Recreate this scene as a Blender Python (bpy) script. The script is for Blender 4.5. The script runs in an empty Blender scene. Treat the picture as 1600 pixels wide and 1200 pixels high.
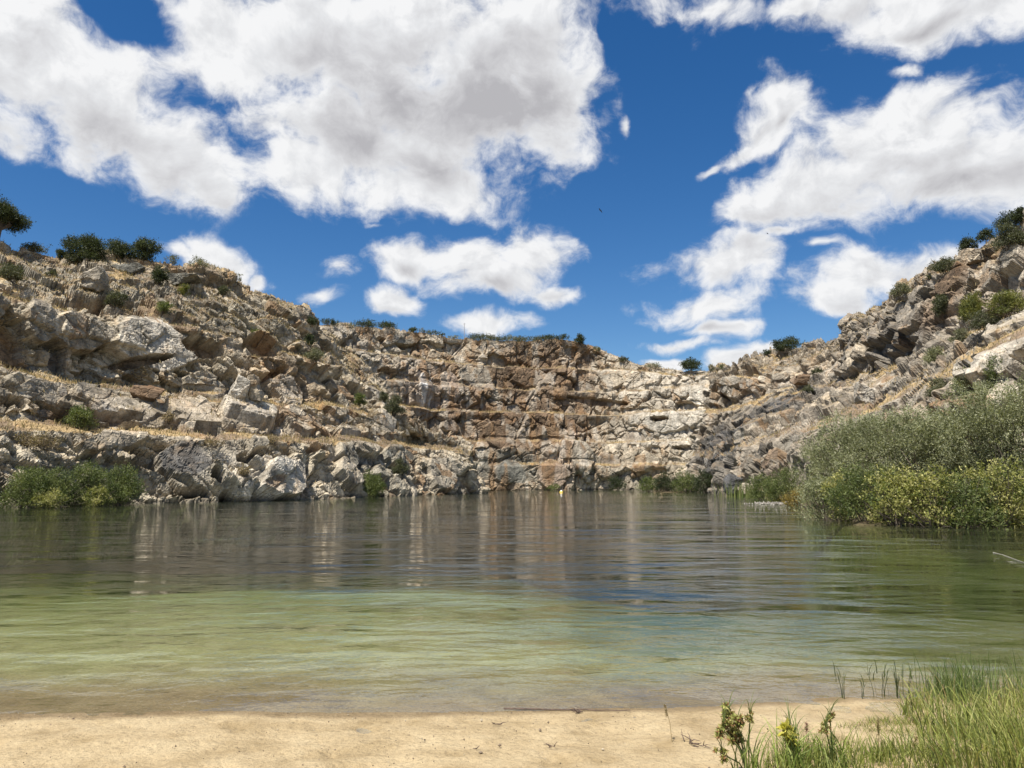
import bpy, math, random
import numpy as np
from mathutils import Vector

C = bpy.context.scene.collection
scene = bpy.context.scene
PI = math.pi
R = math.radians

# ------------------------------------------------------------------ camera frame (photo pixels, 1600x1200)
F = 1202.0
HC = 2.0                       # lens above the water
TH = math.atan(150.0 / F)      # pitch: horizon at row 750
CT, ST = math.cos(TH), math.sin(TH)

def at(px, py, D):
    """point at depth y=D seen at photo pixel (px,py)"""
    a = (px - 800.0) / F
    b = (600.0 - py) / F
    t = D / (CT - b * ST)
    return np.array([a * t, D, HC + t * (ST + b * CT)])

def proj(P):
    x, y, z = P[:, 0], P[:, 1], P[:, 2] - HC
    zc = y * CT + z * ST
    yc = -y * ST + z * CT
    return 800 + F * x / zc, 600 - F * yc / zc, zc

cam_d = bpy.data.cameras.new('camera')
cam_d.sensor_width = 36.0
cam_d.lens = F / 1600 * 36
cam_d.clip_start = 0.1
cam_d.clip_end = 12000
cam = bpy.data.objects.new('camera', cam_d)
C.objects.link(cam)
cam.location = (0, 0, HC)
cam.rotation_euler = (PI / 2 + TH, 0, 0)
scene.camera = cam

# ------------------------------------------------------------------ tags
def tag(o, label=None, cat=None, group=None, kind=None):
    if label: o['label'] = label
    if cat: o['category'] = cat
    if group: o['group'] = group
    if kind: o['kind'] = kind
    return o

def empty(name, loc, rz=0):
    o = bpy.data.objects.new(name, None)
    o.empty_display_size = 0.2
    o.location = tuple(float(v) for v in loc)
    o.rotation_euler = (0, 0, rz)
    C.objects.link(o)
    return o

def mesh_obj(name, verts, faces, mat, parent=None, cols=None, smooth=False, attr='col'):
    """faces: (n,k) int array or list of such arrays; cols: (nv,3)"""
    me = bpy.data.meshes.new(name)
    verts = np.asarray(verts, dtype=np.float32)
    if isinstance(faces, np.ndarray):
        faces = [faces]
    loops = np.concatenate([f.reshape(-1) for f in faces]).astype(np.int32)
    tot = np.concatenate([np.full(len(f), f.shape[1], dtype=np.int32) for f in faces])
    start = np.concatenate([[0], np.cumsum(tot)[:-1]]).astype(np.int32)
    me.vertices.add(len(verts))
    me.vertices.foreach_set('co', verts.reshape(-1))
    me.loops.add(len(loops))
    me.loops.foreach_set('vertex_index', loops)
    me.polygons.add(len(tot))
    me.polygons.foreach_set('loop_start', start)
    me.polygons.foreach_set('loop_total', tot)
    me.polygons.foreach_set('use_smooth', np.full(len(tot), bool(smooth)))
    if cols is not None:
        a = me.attributes.new(attr, 'FLOAT_COLOR', 'POINT')
        c4 = np.ones((len(verts), 4), dtype=np.float32)
        c4[:, :3] = cols
        a.data.foreach_set('color', c4.reshape(-1))
    me.update(calc_edges=True)
    me.materials.append(mat)
    o = bpy.data.objects.new(name, me)
    C.objects.link(o)
    if parent is not None:
        o.parent = parent
    return o

def curve_tubes(paths, sides=6):
    """paths: list of (pts (n,3), radii (n)); -> verts, [quad faces, tris]"""
    V, Q, T = [], [], []
    off = 0
    for pts, rad in paths:
        pts = np.asarray(pts, float); rad = np.asarray(rad, float)
        n = len(pts)
        tan = np.gradient(pts, axis=0)
        tan /= np.linalg.norm(tan, axis=1)[:, None] + 1e-9
        ref = np.where(np.abs(tan[:, 2:3]) > 0.9, np.array([[1., 0, 0]]), np.array([[0, 0, 1.]]))
        u = np.cross(tan, ref); u /= np.linalg.norm(u, axis=1)[:, None] + 1e-9
        w = np.cross(tan, u)
        ang = np.linspace(0, 2 * PI, sides, endpoint=False)
        ring = pts[:, None, :] + rad[:, None, None] * (np.cos(ang)[None, :, None] * u[:, None, :] + np.sin(ang)[None, :, None] * w[:, None, :])
        V.append(ring.reshape(-1, 3))
        i = np.arange(n - 1)[:, None] * sides; j = np.arange(sides)[None, :]; j2 = (j + 1) % sides
        Q.append((np.stack([i + j, i + j2, i + sides + j2, i + sides + j], -1).reshape(-1, 4)) + off)
        off += n * sides
        V.append(pts[-1:] + tan[-1:] * rad[-1]); 
        jj = np.arange(sides)
        T.append(np.stack([off - sides + jj, off - sides + (jj + 1) % sides, np.full(sides, off)], -1))
        off += 1
    return np.concatenate(V), [np.concatenate(Q), np.concatenate(T)]

# ------------------------------------------------------------------ numpy noise
def _hash(ix, iy, iz, seed):
    h = (ix.astype(np.int64) * 73856093) ^ (iy.astype(np.int64) * 19349663) ^ (iz.astype(np.int64) * 83492791) ^ (seed * 2654435761)
    h = h & 0xFFFFFFFF
    h = ((h ^ (h >> 16)) * 0x45d9f3b) & 0xFFFFFFFF
    h = ((h ^ (h >> 16)) * 0x45d9f3b) & 0xFFFFFFFF
    h = h ^ (h >> 16)
    return h

def _r(h, k):
    h = (h + k * 0x9E3779B9) & 0xFFFFFFFF
    h = ((h ^ (h >> 15)) * 0x2c1b3c6d) & 0xFFFFFFFF
    h = ((h ^ (h >> 12)) * 0x297a2d39) & 0xFFFFFFFF
    h = h ^ (h >> 15)
    return (h & 0xFFFFFF) / float(0x1000000)

def vnoise(P, scale, seed=0):
    q = np.asarray(P, float) / scale
    i = np.floor(q).astype(np.int64); f = q - i
    f = f * f * (3 - 2 * f)
    out = 0
    for dx in (0, 1):
        for dy in (0, 1):
            for dz in (0, 1):
                w = (f[:, 0] if dx else 1 - f[:, 0]) * (f[:, 1] if dy else 1 - f[:, 1]) * (f[:, 2] if dz else 1 - f[:, 2])
                out = out + w * _r(_hash(i[:, 0] + dx, i[:, 1] + dy, i[:, 2] + dz, seed), 1)
    return out * 2 - 1

def fbm(P, scale, octaves=4, seed=0):
    s = 0; a = 0.5
    for k in range(octaves):
        s = s + a * vnoise(P, scale / 2 ** k, seed + k)
        a *= 0.5
    return s

def rotm(ax, ay, az):
    cx, sx, cy, sy, cz, sz = math.cos(ax), math.sin(ax), math.cos(ay), math.sin(ay), math.cos(az), math.sin(az)
    return np.array([[1, 0, 0], [0, cx, -sx], [0, sx, cx]]) @ np.array([[cy, 0, sy], [0, 1, 0], [-sy, 0, cy]]) @ np.array([[cz, -sz, 0], [sz, cz, 0], [0, 0, 1]])

def blocks(P, scale, rot, seed, slope=0.9):
    """jointed rock: worley cells, each a tilted plane. -> value(-1..1), edge(F2-F1), cell random, cell random2"""
    q = (P @ rot.T) / np.asarray(scale)
    base = np.floor(q).astype(np.int64)
    n = len(P)
    d1 = np.full(n, 1e9); d2 = np.full(n, 1e9)
    val = np.zeros(n); r1 = np.zeros(n); r2 = np.zeros(n)
    for dx in (-1, 0, 1):
        for dy in (-1, 0, 1):
            for dz in (-1, 0, 1):
                ix, iy, iz = base[:, 0] + dx, base[:, 1] + dy, base[:, 2] + dz
                h = _hash(ix, iy, iz, seed)
                ex = q[:, 0] - ix - _r(h, 1); ey = q[:, 1] - iy - _r(h, 2); ez = q[:, 2] - iz - _r(h, 3)
                d = np.abs(ex) * 0.55 + np.abs(ey) * 0.55 + np.abs(ez) * 0.55 + 0.45 * np.sqrt(ex * ex + ey * ey + ez * ez)
                m = d < d1
                d2 = np.where(m, d1, np.minimum(d2, d))
                d1 = np.where(m, d, d1)
                if m.any():
                    hm = h[m]
                    v = (_r(hm, 4) * 2 - 1) + slope * ((_r(hm, 5) * 2 - 1) * ex[m] + (_r(hm, 6) * 2 - 1) * ey[m] + (_r(hm, 7) * 2 - 1) * ez[m]) * 2
                    val[m] = v; r1[m] = _r(hm, 8); r2[m] = _r(hm, 9)
    return val, d2 - d1, r1, r2

def sstep(a, b, x):
    t = np.clip((x - a) / (b - a), 0, 1)
    return t * t * (3 - 2 * t)
# ------------------------------------------------------------------ materials
def nodes(name):
    m = bpy.data.materials.new(name)
    m.use_nodes = True
    nt = m.node_tree
    nt.nodes.clear()
    out = nt.nodes.new('ShaderNodeOutputMaterial')
    return m, nt, out

def N(nt, t, **kw):
    n = nt.nodes.new(t)
    for k, v in kw.items():
        if k in n.inputs: n.inputs[k].default_value = v
        else: setattr(n, k, v)
    return n

def L(nt, a, b): nt.links.new(a, b)

def math_n(nt, op, a, b=None, c=None, clamp=False):
    n = nt.nodes.new('ShaderNodeMath'); n.operation = op; n.use_clamp = clamp
    for i, v in enumerate((a, b, c)):
        if v is None: continue
        if isinstance(v, (int, float)): n.inputs[i].default_value = v
        else: nt.links.new(v, n.inputs[i])
    return n.outputs[0]

def mixc(nt, fac, a, b, mode='MIX'):
    n = nt.nodes.new('ShaderNodeMix'); n.data_type = 'RGBA'; n.blend_type = mode
    for s, v in ((n.inputs[0], fac), (n.inputs[6], a), (n.inputs[7], b)):
        if isinstance(v, (int, float)): s.default_value = v
        elif isinstance(v, tuple): s.default_value = v if len(v) == 4 else v + (1,)
        else: nt.links.new(v, s)
    return n.outputs[2]

def ramp(nt, fac, stops, interp='LINEAR'):
    n = nt.nodes.new('ShaderNodeValToRGB')
    cr = n.color_ramp; cr.interpolation = interp
    while len(cr.elements) < len(stops): cr.elements.new(0.5)
    for e, (p, c) in zip(cr.elements, stops):
        e.position = p
        e.color = (c, c, c, 1) if isinstance(c, (int, float)) else tuple(c) + (1,)
    nt.links.new(fac, n.inputs[0])
    return n.outputs[0]

def noise_n(nt, vec, scale, detail=4, rough=0.55, dist=0.0):
    n = N(nt, 'ShaderNodeTexNoise', Scale=scale, Detail=detail, Roughness=rough, Distortion=dist)
    nt.links.new(vec, n.inputs['Vector'])
    return n.outputs[0]

def rock_material(name):
    m, nt, out = nodes(name)
    p = N(nt, 'ShaderNodeBsdfPrincipled', Roughness=0.88)
    p.inputs['Specular IOR Level'].default_value = 0.25
    geo = N(nt, 'ShaderNodeNewGeometry'); pos = geo.outputs['Position']
    at_ = N(nt, 'ShaderNodeAttribute', attribute_name='col')
    # mineral mottling
    n1 = noise_n(nt, pos, 0.9, 6, 0.65)
    n2 = noise_n(nt, pos, 6.0, 4, 0.6)
    c = mixc(nt, 1.0, at_.outputs['Color'], ramp(nt, n1, [(0.28, 0.45), (0.5, 1.0), (0.75, 1.35)]), 'MULTIPLY')
    c = mixc(nt, 1.0, c, ramp(nt, n2, [(0.3, 0.72), (0.5, 1.0), (0.72, 1.2)]), 'MULTIPLY')
    # run-off streaks: noise stretched down the faces
    mp = N(nt, 'ShaderNodeMapping'); mp.inputs['Scale'].default_value = (1.3, 1.3, 0.13)
    L(nt, pos, mp.inputs[0])
    n3 = noise_n(nt, mp.outputs[0], 1.0, 5, 0.6, 0.4)
    c = mixc(nt, ramp(nt, n3, [(0.52, 0.0), (0.68, 0.55)]), c, mixc(nt, 1.0, c, (0.42, 0.36, 0.28), 'MULTIPLY'))
    # rusty iron patches
    n4 = noise_n(nt, pos, 0.35, 5, 0.6, 0.6)
    c = mixc(nt, ramp(nt, n4, [(0.56, 0.0), (0.70, 0.6)]), c, mixc(nt, 1.0, c, (1.0, 0.72, 0.45), 'MULTIPLY'))
    # joints
    mp2 = N(nt, 'ShaderNodeMapping'); mp2.inputs['Rotation'].default_value = (0.4, 0.5, 0.3); mp2.inputs['Scale'].default_value = (1.1, 1.1, 1.7)
    nd = N(nt, 'ShaderNodeTexNoise', Scale=1.2, Detail=3)
    L(nt, pos, nd.inputs['Vector'])
    va = N(nt, 'ShaderNodeVectorMath', operation='MULTIPLY_ADD')
    L(nt, nd.outputs['Color'], va.inputs[0]); va.inputs[1].default_value = (0.5, 0.5, 0.5); L(nt, pos, va.inputs[2])
    L(nt, va.outputs[0], mp2.inputs[0])
    vo = N(nt, 'ShaderNodeTexVoronoi', feature='DISTANCE_TO_EDGE', Scale=0.8)
    L(nt, mp2.outputs[0], vo.inputs['Vector'])
    crack = ramp(nt, vo.outputs['Distance'], [(0.0, 0.0), (0.045, 1.0)])
    vo2 = N(nt, 'ShaderNodeTexVoronoi', feature='F1', Scale=2.1)
    L(nt, mp2.outputs[0], vo2.inputs['Vector'])
    h = math_n(nt, 'MULTIPLY_ADD', crack, 0.14, math_n(nt, 'MULTIPLY', noise_n(nt, pos, 3.0, 7, 0.65), 0.08))
    h = math_n(nt, 'MULTIPLY_ADD', vo2.outputs['Distance'], 0.12, h)
    bp = N(nt, 'ShaderNodeBump', Strength=0.6, Distance=1.0)
    L(nt, h, bp.inputs['Height'])
    L(nt, bp.outputs[0], p.inputs['Normal'])
    L(nt, c, p.inputs['Base Color'])
    L(nt, p.outputs[0], out.inputs[0])
    return m

def leaf_material(name, trans=0.35, rough=0.55):
    m, nt, out = nodes(name)
    at_ = N(nt, 'ShaderNodeAttribute', attribute_name='col')
    p = N(nt, 'ShaderNodeBsdfPrincipled', Roughness=rough)
    p.inputs['Specular IOR Level'].default_value = 0.3
    t = N(nt, 'ShaderNodeBsdfTranslucent')
    L(nt, at_.outputs['Color'], p.inputs['Base Color'])
    L(nt, mixc(nt, 1.0, at_.outputs['Color'], (1.15, 1.2, 0.6), 'MULTIPLY'), t.inputs['Color'])
    mx = N(nt, 'ShaderNodeMixShader'); mx.inputs[0].default_value = trans
    L(nt, p.outputs[0], mx.inputs[1]); L(nt, t.outputs[0], mx.inputs[2])
    L(nt, mx.outputs[0], out.inputs[0])
    return m

def plain_material(name, col, rough=0.7, var=0.25, scale=8.0, bump=0.0):
    m, nt, out = nodes(name)
    p = N(nt, 'ShaderNodeBsdfPrincipled', Roughness=rough)
    geo = N(nt, 'ShaderNodeTexCoord')
    n1 = noise_n(nt, geo.outputs['Object'], scale, 5, 0.6)
    c = mixc(nt, 1.0, tuple(col), ramp(nt, n1, [(0.3, 1 - var), (0.7, 1 + var)]), 'MULTIPLY')
    L(nt, c, p.inputs['Base Color'])
    if bump:
        bp = N(nt, 'ShaderNodeBump', Strength=0.6, Distance=bump)
        L(nt, n1, bp.inputs['Height']); L(nt, bp.outputs[0], p.inputs['Normal'])
    L(nt, p.outputs[0], out.inputs[0])
    return m

def sand_material():
    m, nt, out = nodes('sand')
    p = N(nt, 'ShaderNodeBsdfPrincipled', Roughness=0.9)
    p.inputs['Specular IOR Level'].default_value = 0.2
    geo = N(nt, 'ShaderNodeNewGeometry'); pos = geo.outputs['Position']
    at_ = N(nt, 'ShaderNodeAttribute', attribute_name='col')
    n1 = noise_n(nt, pos, 2.2, 6, 0.65, 0.4)
    n2 = noise_n(nt, pos, 28.0, 4, 0.7)
    n3 = noise_n(nt, pos, 160.0, 2, 0.6)
    c = mixc(nt, 1.0, at_.outputs['Color'], ramp(nt, n1, [(0.32, (0.74, 0.70, 0.62)), (0.5, (1.0, 0.98, 0.95)), (0.68, (1.16, 1.17, 1.18))]), 'MULTIPLY')
    c = mixc(nt, 1.0, c, ramp(nt, n2, [(0.30, 0.66), (0.45, 0.98), (0.75, 1.14)]), 'MULTIPLY')
    c = mixc(nt, 1.0, c, ramp(nt, n3, [(0.25, 0.8), (0.5, 1.0), (0.8, 1.12)]), 'MULTIPLY')
    # dark grains and bits of bark
    vo = N(nt, 'ShaderNodeTexVoronoi', feature='F1', Scale=9.0); L(nt, pos, vo.inputs['Vector'])
    dark = ramp(nt, vo.outputs['Distance'], [(0.05, 0.75), (0.09, 0.0)])
    c = mixc(nt, math_n(nt, 'MULTIPLY', dark, ramp(nt, n1, [(0.42, 0.0), (0.6, 1.0)])), c, (0.10, 0.065, 0.04))
    n5 = noise_n(nt, pos, 9.0, 4, 0.6)
    h = math_n(nt, 'MULTIPLY_ADD', n1, 0.030, math_n(nt, 'MULTIPLY', n2, 0.026))
    h = math_n(nt, 'MULTIPLY_ADD', n5, 0.05, h)
    h = math_n(nt, 'MULTIPLY_ADD', n3, 0.002, h)
    bp = N(nt, 'ShaderNodeBump', Strength=0.8, Distance=1.0)
    L(nt, h, bp.inputs['Height']); L(nt, bp.outputs[0], p.inputs['Normal'])
    L(nt, c, p.inputs['Base Color'])
    L(nt, p.outputs[0], out.inputs[0])
    return m

def water_material():
    m, nt, out = nodes('lake_water')
    geo = N(nt, 'ShaderNodeNewGeometry'); pos = geo.outputs['Position']
    # wind ripples, crests lying roughly across the lake, a longer swell and a fine chop
    def wav(sx, sy, rz, sc, det, dist):
        mp = N(nt, 'ShaderNodeMapping'); mp.inputs['Scale'].default_value = (sx, sy, 1); mp.inputs['Rotation'].default_value = (0, 0, rz)
        L(nt, pos, mp.inputs[0])
        return noise_n(nt, mp.outputs[0], sc, det, 0.55, dist)
    a = wav(0.45, 1.0, R(-12), 1.1, 2, 0.3)
    b = wav(0.62, 1.0, R(9), 4.2, 3, 0.5)
    c = wav(0.75, 1.0, R(-20), 15.0, 2, 0.3)
    d = wav(0.35, 1.0, R(-16), 0.30, 2, 0.2)
    gust = noise_n(nt, pos, 0.09, 3, 0.5)
    g = ramp(nt, gust, [(0.35, 0.45), (0.65, 1.0)])
    h = math_n(nt, 'MULTIPLY', a, 0.115)
    h = math_n(nt, 'MULTIPLY_ADD', b, 0.026, h)
    h = math_n(nt, 'MULTIPLY_ADD', c, 0.0055, h)
    h = math_n(nt, 'MULTIPLY_ADD', d, 0.30, h)
    h = math_n(nt, 'MULTIPLY', h, g)
    bp = N(nt, 'ShaderNodeBump', Strength=1.0, Distance=WAVE)
    L(nt, h, bp.inputs['Height'])
    gl = N(nt, 'ShaderNodeBsdfGlossy', Roughness=0.025)
    gl.inputs['Color'].default_value = (0.98, 0.98, 0.98, 1)
    L(nt, bp.outputs[0], gl.inputs['Normal'])
    tr = N(nt, 'ShaderNodeBsdfTransparent'); tr.inputs[0].default_value = (0.97, 0.985, 0.96, 1)
    fr = N(nt, 'ShaderNodeFresnel', IOR=1.46); L(nt, bp.outputs[0], fr.inputs['Normal'])
    mx = N(nt, 'ShaderNodeMixShader')
    # suspended silt: a little of the light that enters comes straight back, olive green
    df = N(nt, 'ShaderNodeBsdfDiffuse'); df.inputs[0].default_value = (0.17, 0.215, 0.13, 1)
    m2 = N(nt, 'ShaderNodeMixShader'); m2.inputs[0].default_value = 0.075
    L(nt, tr.outputs[0], m2.inputs[1]); L(nt, df.outputs[0], m2.inputs[2])
    L(nt, fr.outputs[0], mx.inputs[0]); L(nt, m2.outputs[0], mx.inputs[1]); L(nt, gl.outputs[0], mx.inputs[2])
    L(nt, mx.outputs[0], out.inputs['Surface'])
    va = N(nt, 'ShaderNodeVolumeAbsorption', Density=WATER_DENS)
    va.inputs['Color'].default_value = (0.68, 0.78, 0.42, 1)
    L(nt, va.outputs[0], out.inputs['Volume'])
    return m

WAVE = 1.0
WATER_DENS = 0.20
ROCK = rock_material('quarry_rock')
SAND = sand_material()
LEAF = leaf_material('leaves')
BARK = plain_material('bark', (0.09, 0.07, 0.05), 0.9, 0.4, 6.0, 0.02)
TWIG = plain_material('dry_twig', (0.30, 0.22, 0.14), 0.85, 0.35, 20.0)
# ------------------------------------------------------------------ quarry walls
def rail(pts):
    """pixel/depth stations -> dense smooth polyline in 3-D"""
    W = np.array([at(*p) for p in pts])
    return W

def resample(W, n):
    d = np.linalg.norm(np.diff(W, axis=0), axis=1)
    s = np.concatenate([[0], np.cumsum(d)]); s /= s[-1]
    t = np.linspace(0, 1, n)
    # monotone smooth between stations: linear then blurred
    out = np.stack([np.interp(t, s, W[:, k]) for k in range(3)], 1)
    k = max(3, n // 60)
    ker = np.ones(k) / k
    pad = np.concatenate([np.repeat(out[:1], k, 0), out, np.repeat(out[-1:], k, 0)])
    sm = np.stack([np.convolve(pad[:, j], ker, 'same') for j in range(3)], 1)[k:-k]
    return sm

def blur2(A, k):
    ker = np.ones(k) / k
    def b(x, ax):
        pad = [(0, 0)] * x.ndim; pad[ax] = (k, k)
        xp = np.pad(x, pad, mode='edge')
        return np.apply_along_axis(lambda v: np.convolve(v, ker, 'same'), ax, xp).take(range(k, k + x.shape[ax]), axis=ax)
    return b(b(A, 0), 1)

def loft(rails, segs, nu, dv):
    """rails list of W arrays; segs: amplitude for each interval; -> grid P (nv,nu,3), amp (nv,nu), bench mask"""
    RR = [resample(w, nu) for w in rails]
    rows, amps, bench = [], [], []
    for k in range(len(RR) - 1):
        a, b = RR[k], RR[k + 1]
        ln = np.median(np.linalg.norm(b - a, axis=1))
        n = max(3, int(ln / dv[k]))
        for i in range(n):
            t = i / n
            rows.append(a * (1 - t) + b * t)
            lip = 1 - 0.75 * max(0.0, (t - 0.75) / 0.25) if segs[k][1] < 0.2 else 1.0
            amps.append(np.full(nu, segs[k][0] * lip)); bench.append(np.full(nu, segs[k][1]))
    rows.append(RR[-1]); amps.append(np.full(nu, segs[-1][0])); bench.append(np.full(nu, segs[-1][1]))
    return np.stack(rows), np.stack(amps), np.stack(bench)

PAL = dict(cream=(0.54, 0.455, 0.335), pale=(0.60, 0.54, 0.44), grey=(0.42, 0.365, 0.28), stone=(0.36, 0.31, 0.24), dark=(0.12, 0.117, 0.112), tan=(0.50, 0.43, 0.315),
           rust=(0.33, 0.205, 0.105), brown=(0.23, 0.155, 0.095), white=(0.72, 0.70, 0.66), pink=(0.45, 0.34, 0.25),
           straw=(0.46, 0.33, 0.165), soil=(0.27, 0.195, 0.125), lichen=(0.235, 0.225, 0.185))

PAL = {k: tuple(0.74 * c for c in v) for k, v in PAL.items()}
TERR = {}

def build_wall(name, rails, segs, nu, dv, seed, rot, base, stains_shade, scales, label, slabs=(), soil=1.0, auto=(75, ('cream', 'grey', 'pale', 'lichen', 'dark')), streak=0.0):
    P, A, B = loft(rails, segs, nu, dv)
    nv = P.shape[0]
    # broad normals of the blasted profile
    S = np.stack([blur2(P[:, :, k], 9) for k in range(3)], -1)
    du = np.gradient(S, axis=1); dw = np.gradient(S, axis=0)
    nrm = np.cross(du, dw); nrm /= np.linalg.norm(nrm, axis=2)[..., None] + 1e-9
    # face the lake: towards the camera/inside of the pit
    toC = np.array([0, 60, 25.]) - P
    sgn = np.sign((nrm * toC).sum(-1)).reshape(nv, nu, 1)
    sgn = 1.0 if np.median(sgn) > 0 else -1.0
    nrm = nrm * sgn
    ampf = blur2(A, 5)
    p = P.reshape(-1, 3).copy(); n = nrm.reshape(-1, 3); amp = ampf.reshape(-1)
    # wander the ledges
    wob = fbm(p, 14, 3, seed + 90); wob2 = fbm(p + 31.7, 6, 3, seed + 95)
    hn = n.copy(); hn[:, 2] *= 0.35
    p = p + hn * (wob * 2.2 + wob2 * 0.9)[:, None] * 0.8
    p[:, 2] += fbm(p, 12, 3, seed + 70) * 0.6
    tot = np.zeros(len(p)); edge = np.zeros(len(p)); tint = np.zeros(len(p)); rusty = np.zeros(len(p)); open_ = np.zeros(len(p))
    q = p + np.stack([fbm(p, 3, 2, seed + 5), fbm(p, 3, 2, seed + 6), fbm(p, 3, 2, seed + 7)], 1) * 0.12
    for k, (sc, am, cr, tw) in enumerate(scales):
        rr = rot @ rotm(0.25 * k, -0.2 * k, 0.3 * k)
        v, e, r1, r2 = blocks(q, sc, rr, seed + 11 * k, 0.65)
        tot += am * np.clip(v, -1.15, 1.15)
        tot -= cr * (1 - sstep(0.0, 0.10, e))
        tint += tw * (r1 - 0.5)
        if k <= 2: rusty += (r2 - 0.5) * (1.0, 0.8, 0.5)[k] - (0.05 if seed == 47 else 0)
    rub = sstep(0.05, 0.35, B.reshape(-1))
    # broad clean fracture planes standing out of the face, and undercut hollows
    bx, by, bz_ = proj(p)
    wq = np.stack([fbm(p, 2.2, 3, seed + 31), fbm(p, 2.2, 3, seed + 32)], 1)
    slab_w = []
    rs = np.random.default_rng(seed + 500)
    face = np.where((B.reshape(-1) < 0.3) & (A.reshape(-1) > 0.6) & (p[:, 2] > 0.5) & (bx > -60) & (bx < 1660))[0]
    autos = [(None, int(rs.choice(face)), rs.uniform(0.8, 3.0), rs.uniform(0.7, 2.2), rs.uniform(-30, 30), rs.uniform(0.1, 1.0) * rs.choice((1, 1, 1, -1)), auto[1][rs.integers(len(auto[1]))]) for _ in range(auto[0])]
    for (sx_, sy_, rx, ry, rot_, out_, key_) in autos + list(slabs):
        if sx_ is None:
            c = p[sy_]; mp_ = 1.0
        else:
            c = p[np.argmin((bx - sx_) ** 2 + (by - sy_) ** 2 + 0.02 * bz_ ** 2)]
            mp_ = F / np.linalg.norm(c - np.array([0, 0, HC]))
        hx = np.hypot(p[:, 0] - c[0], p[:, 1] - c[1]) * np.where(p[:, 0] > c[0], 1, -1)
        vz = p[:, 2] - c[2]; cr_, sr_ = math.cos(R(rot_)), math.sin(R(rot_))
        u = (hx * cr_ + vz * sr_) / (rx / mp_) ; v_ = (-hx * sr_ + vz * cr_) / (ry / mp_)
        mm = np.maximum(np.maximum(np.abs(u + wq[:, 0] * .5), np.abs(v_ + wq[:, 1] * .5)), (np.abs(u) + np.abs(v_)) * 0.72)
        w = sstep(1.0, 0.94, mm)
        aw = np.clip(amp, 0.45, 1.2)
        tgt = (out_ + (0.35 if out_ > 0 else 0.0) * (v_ * 0.6 - u * 0.5)) / aw + tot * 0.24
        tot = tot * (1 - w) + tgt * w
        slab_w.append((sstep(1.0, 0.9, mm) * (0.55 if sx_ is None else 1.0), key_))
    p = p + n * (tot * amp)[:, None]
    # final facet normals
    G = p.reshape(nv, nu, 3)
    du = np.gradient(G, axis=1); dw = np.gradient(G, axis=0)
    fn = np.cross(du, dw); fn /= np.linalg.norm(fn, axis=2)[..., None] + 1e-9
    fn = (fn * sgn).reshape(-1, 3)
    # rock colour by zone
    col = np.tile(np.array(PAL[base]), (len(p), 1))
    px, py, zc = proj(p)
    zone = fbm(p, 11, 4, seed + 40) * 0.35
    for (sx, sy, rx, ry, key, stg) in stains_shade:
        d2 = (px - sx) ** 2 + (py - sy) ** 2
        c = p[np.argmin(d2)]
        m_px = F / np.linalg.norm(c - np.array([0, 0, HC]))
        hx = np.hypot(p[:, 0] - c[0], p[:, 1] - c[1]) * np.where(p[:, 0] > c[0], 1, -1)
        dd = (hx / (rx / m_px)) ** 2 + ((p[:, 2] - c[2]) / (ry / m_px)) ** 2
        w = stg * sstep(1.35, 0.55, np.sqrt(dd) + zone * 1.4)
        col = col * (1 - w[:, None]) + np.array(PAL[key]) * w[:, None]
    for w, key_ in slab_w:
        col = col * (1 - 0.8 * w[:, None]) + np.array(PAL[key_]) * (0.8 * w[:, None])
    # single blocks stand out paler, darker, iron-stained
    col *= np.clip(1 + 1.15 * tint, 0.4, 1.6)[:, None]
    w = sstep(0.42, 0.75, rusty) * 0.75
    col = col * (1 - w[:, None]) + np.array(PAL['rust']) * w[:, None]
    if streak:                                   # iron run-off and pale lime curtains down the sheer faces
        sq = np.stack([p[:, 0] / 1.3, p[:, 1] / 1.3, p[:, 2] / 11.0], 1)
        s1 = fbm(sq, 1.0, 4, seed + 81); s2 = fbm(sq + 17.3, 1.4, 4, seed + 82)
        w = sstep(0.04, 0.24, s1) * streak * 0.75 * sstep(1010, 900, px)
        col = col * (1 - w[:, None]) + np.array(PAL['rust']) * 0.9 * w[:, None]
        w = sstep(0.10, 0.28, s2) * streak * 0.5
        col = col * (1 - w[:, None]) + np.array(PAL['pale']) * w[:, None]
    # earth and straw on what lies flat
    nz = fn[:, 2]
    flat = sstep(0.62, 0.86, nz + 0.25 * fbm(p, 2.5, 3, seed + 60))
    soilw = flat * (0.25 + 0.75 * rub) * soil
    soilw = np.clip(soilw + 0.75 * sstep(0.4, 0.7, rub) * sstep(-0.05, 0.2, fbm(p, 3.0, 4, seed + 66)) * sstep(0.3, 0.55, nz), 0, 1)
    st = sstep(-0.12, 0.12, fbm(p, 4, 3, seed + 61))[:, None]
    sc_ = np.array(PAL['straw']) * st + np.array(PAL['soil']) * (1 - st)
    col = col * (1 - soilw[:, None]) + sc_ * soilw[:, None]
    # damp dark band at the waterline
    wl = sstep(0.55, 0.1, p[:, 2] + 0.3 * fbm(p, 1.5, 2, seed + 3))
    col *= (1 - 0.55 * wl)[:, None]
    i = np.arange(nv - 1)[:, None] * nu; j = np.arange(nu - 1)[None, :]
    f = np.stack([i + j, i + j + 1, i + nu + j + 1, i + nu + j], -1).reshape(-1, 4)
    if sgn < 0: f = f[:, ::-1]
    o = mesh_obj(name, p, np.ascontiguousarray(f), ROCK, cols=np.clip(col, 0.01, 0.9))
    tag(o, label, None, None, 'structure')
    TERR[name] = dict(P=p, N=fn, rub=rub, px=px, py=py, zc=zc, soil=soilw)
    return o

def shift(pts, dD=0.0, dpy=0.0):
    return [(a, b + dpy, c + dD) for a, b, c in pts]

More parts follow.
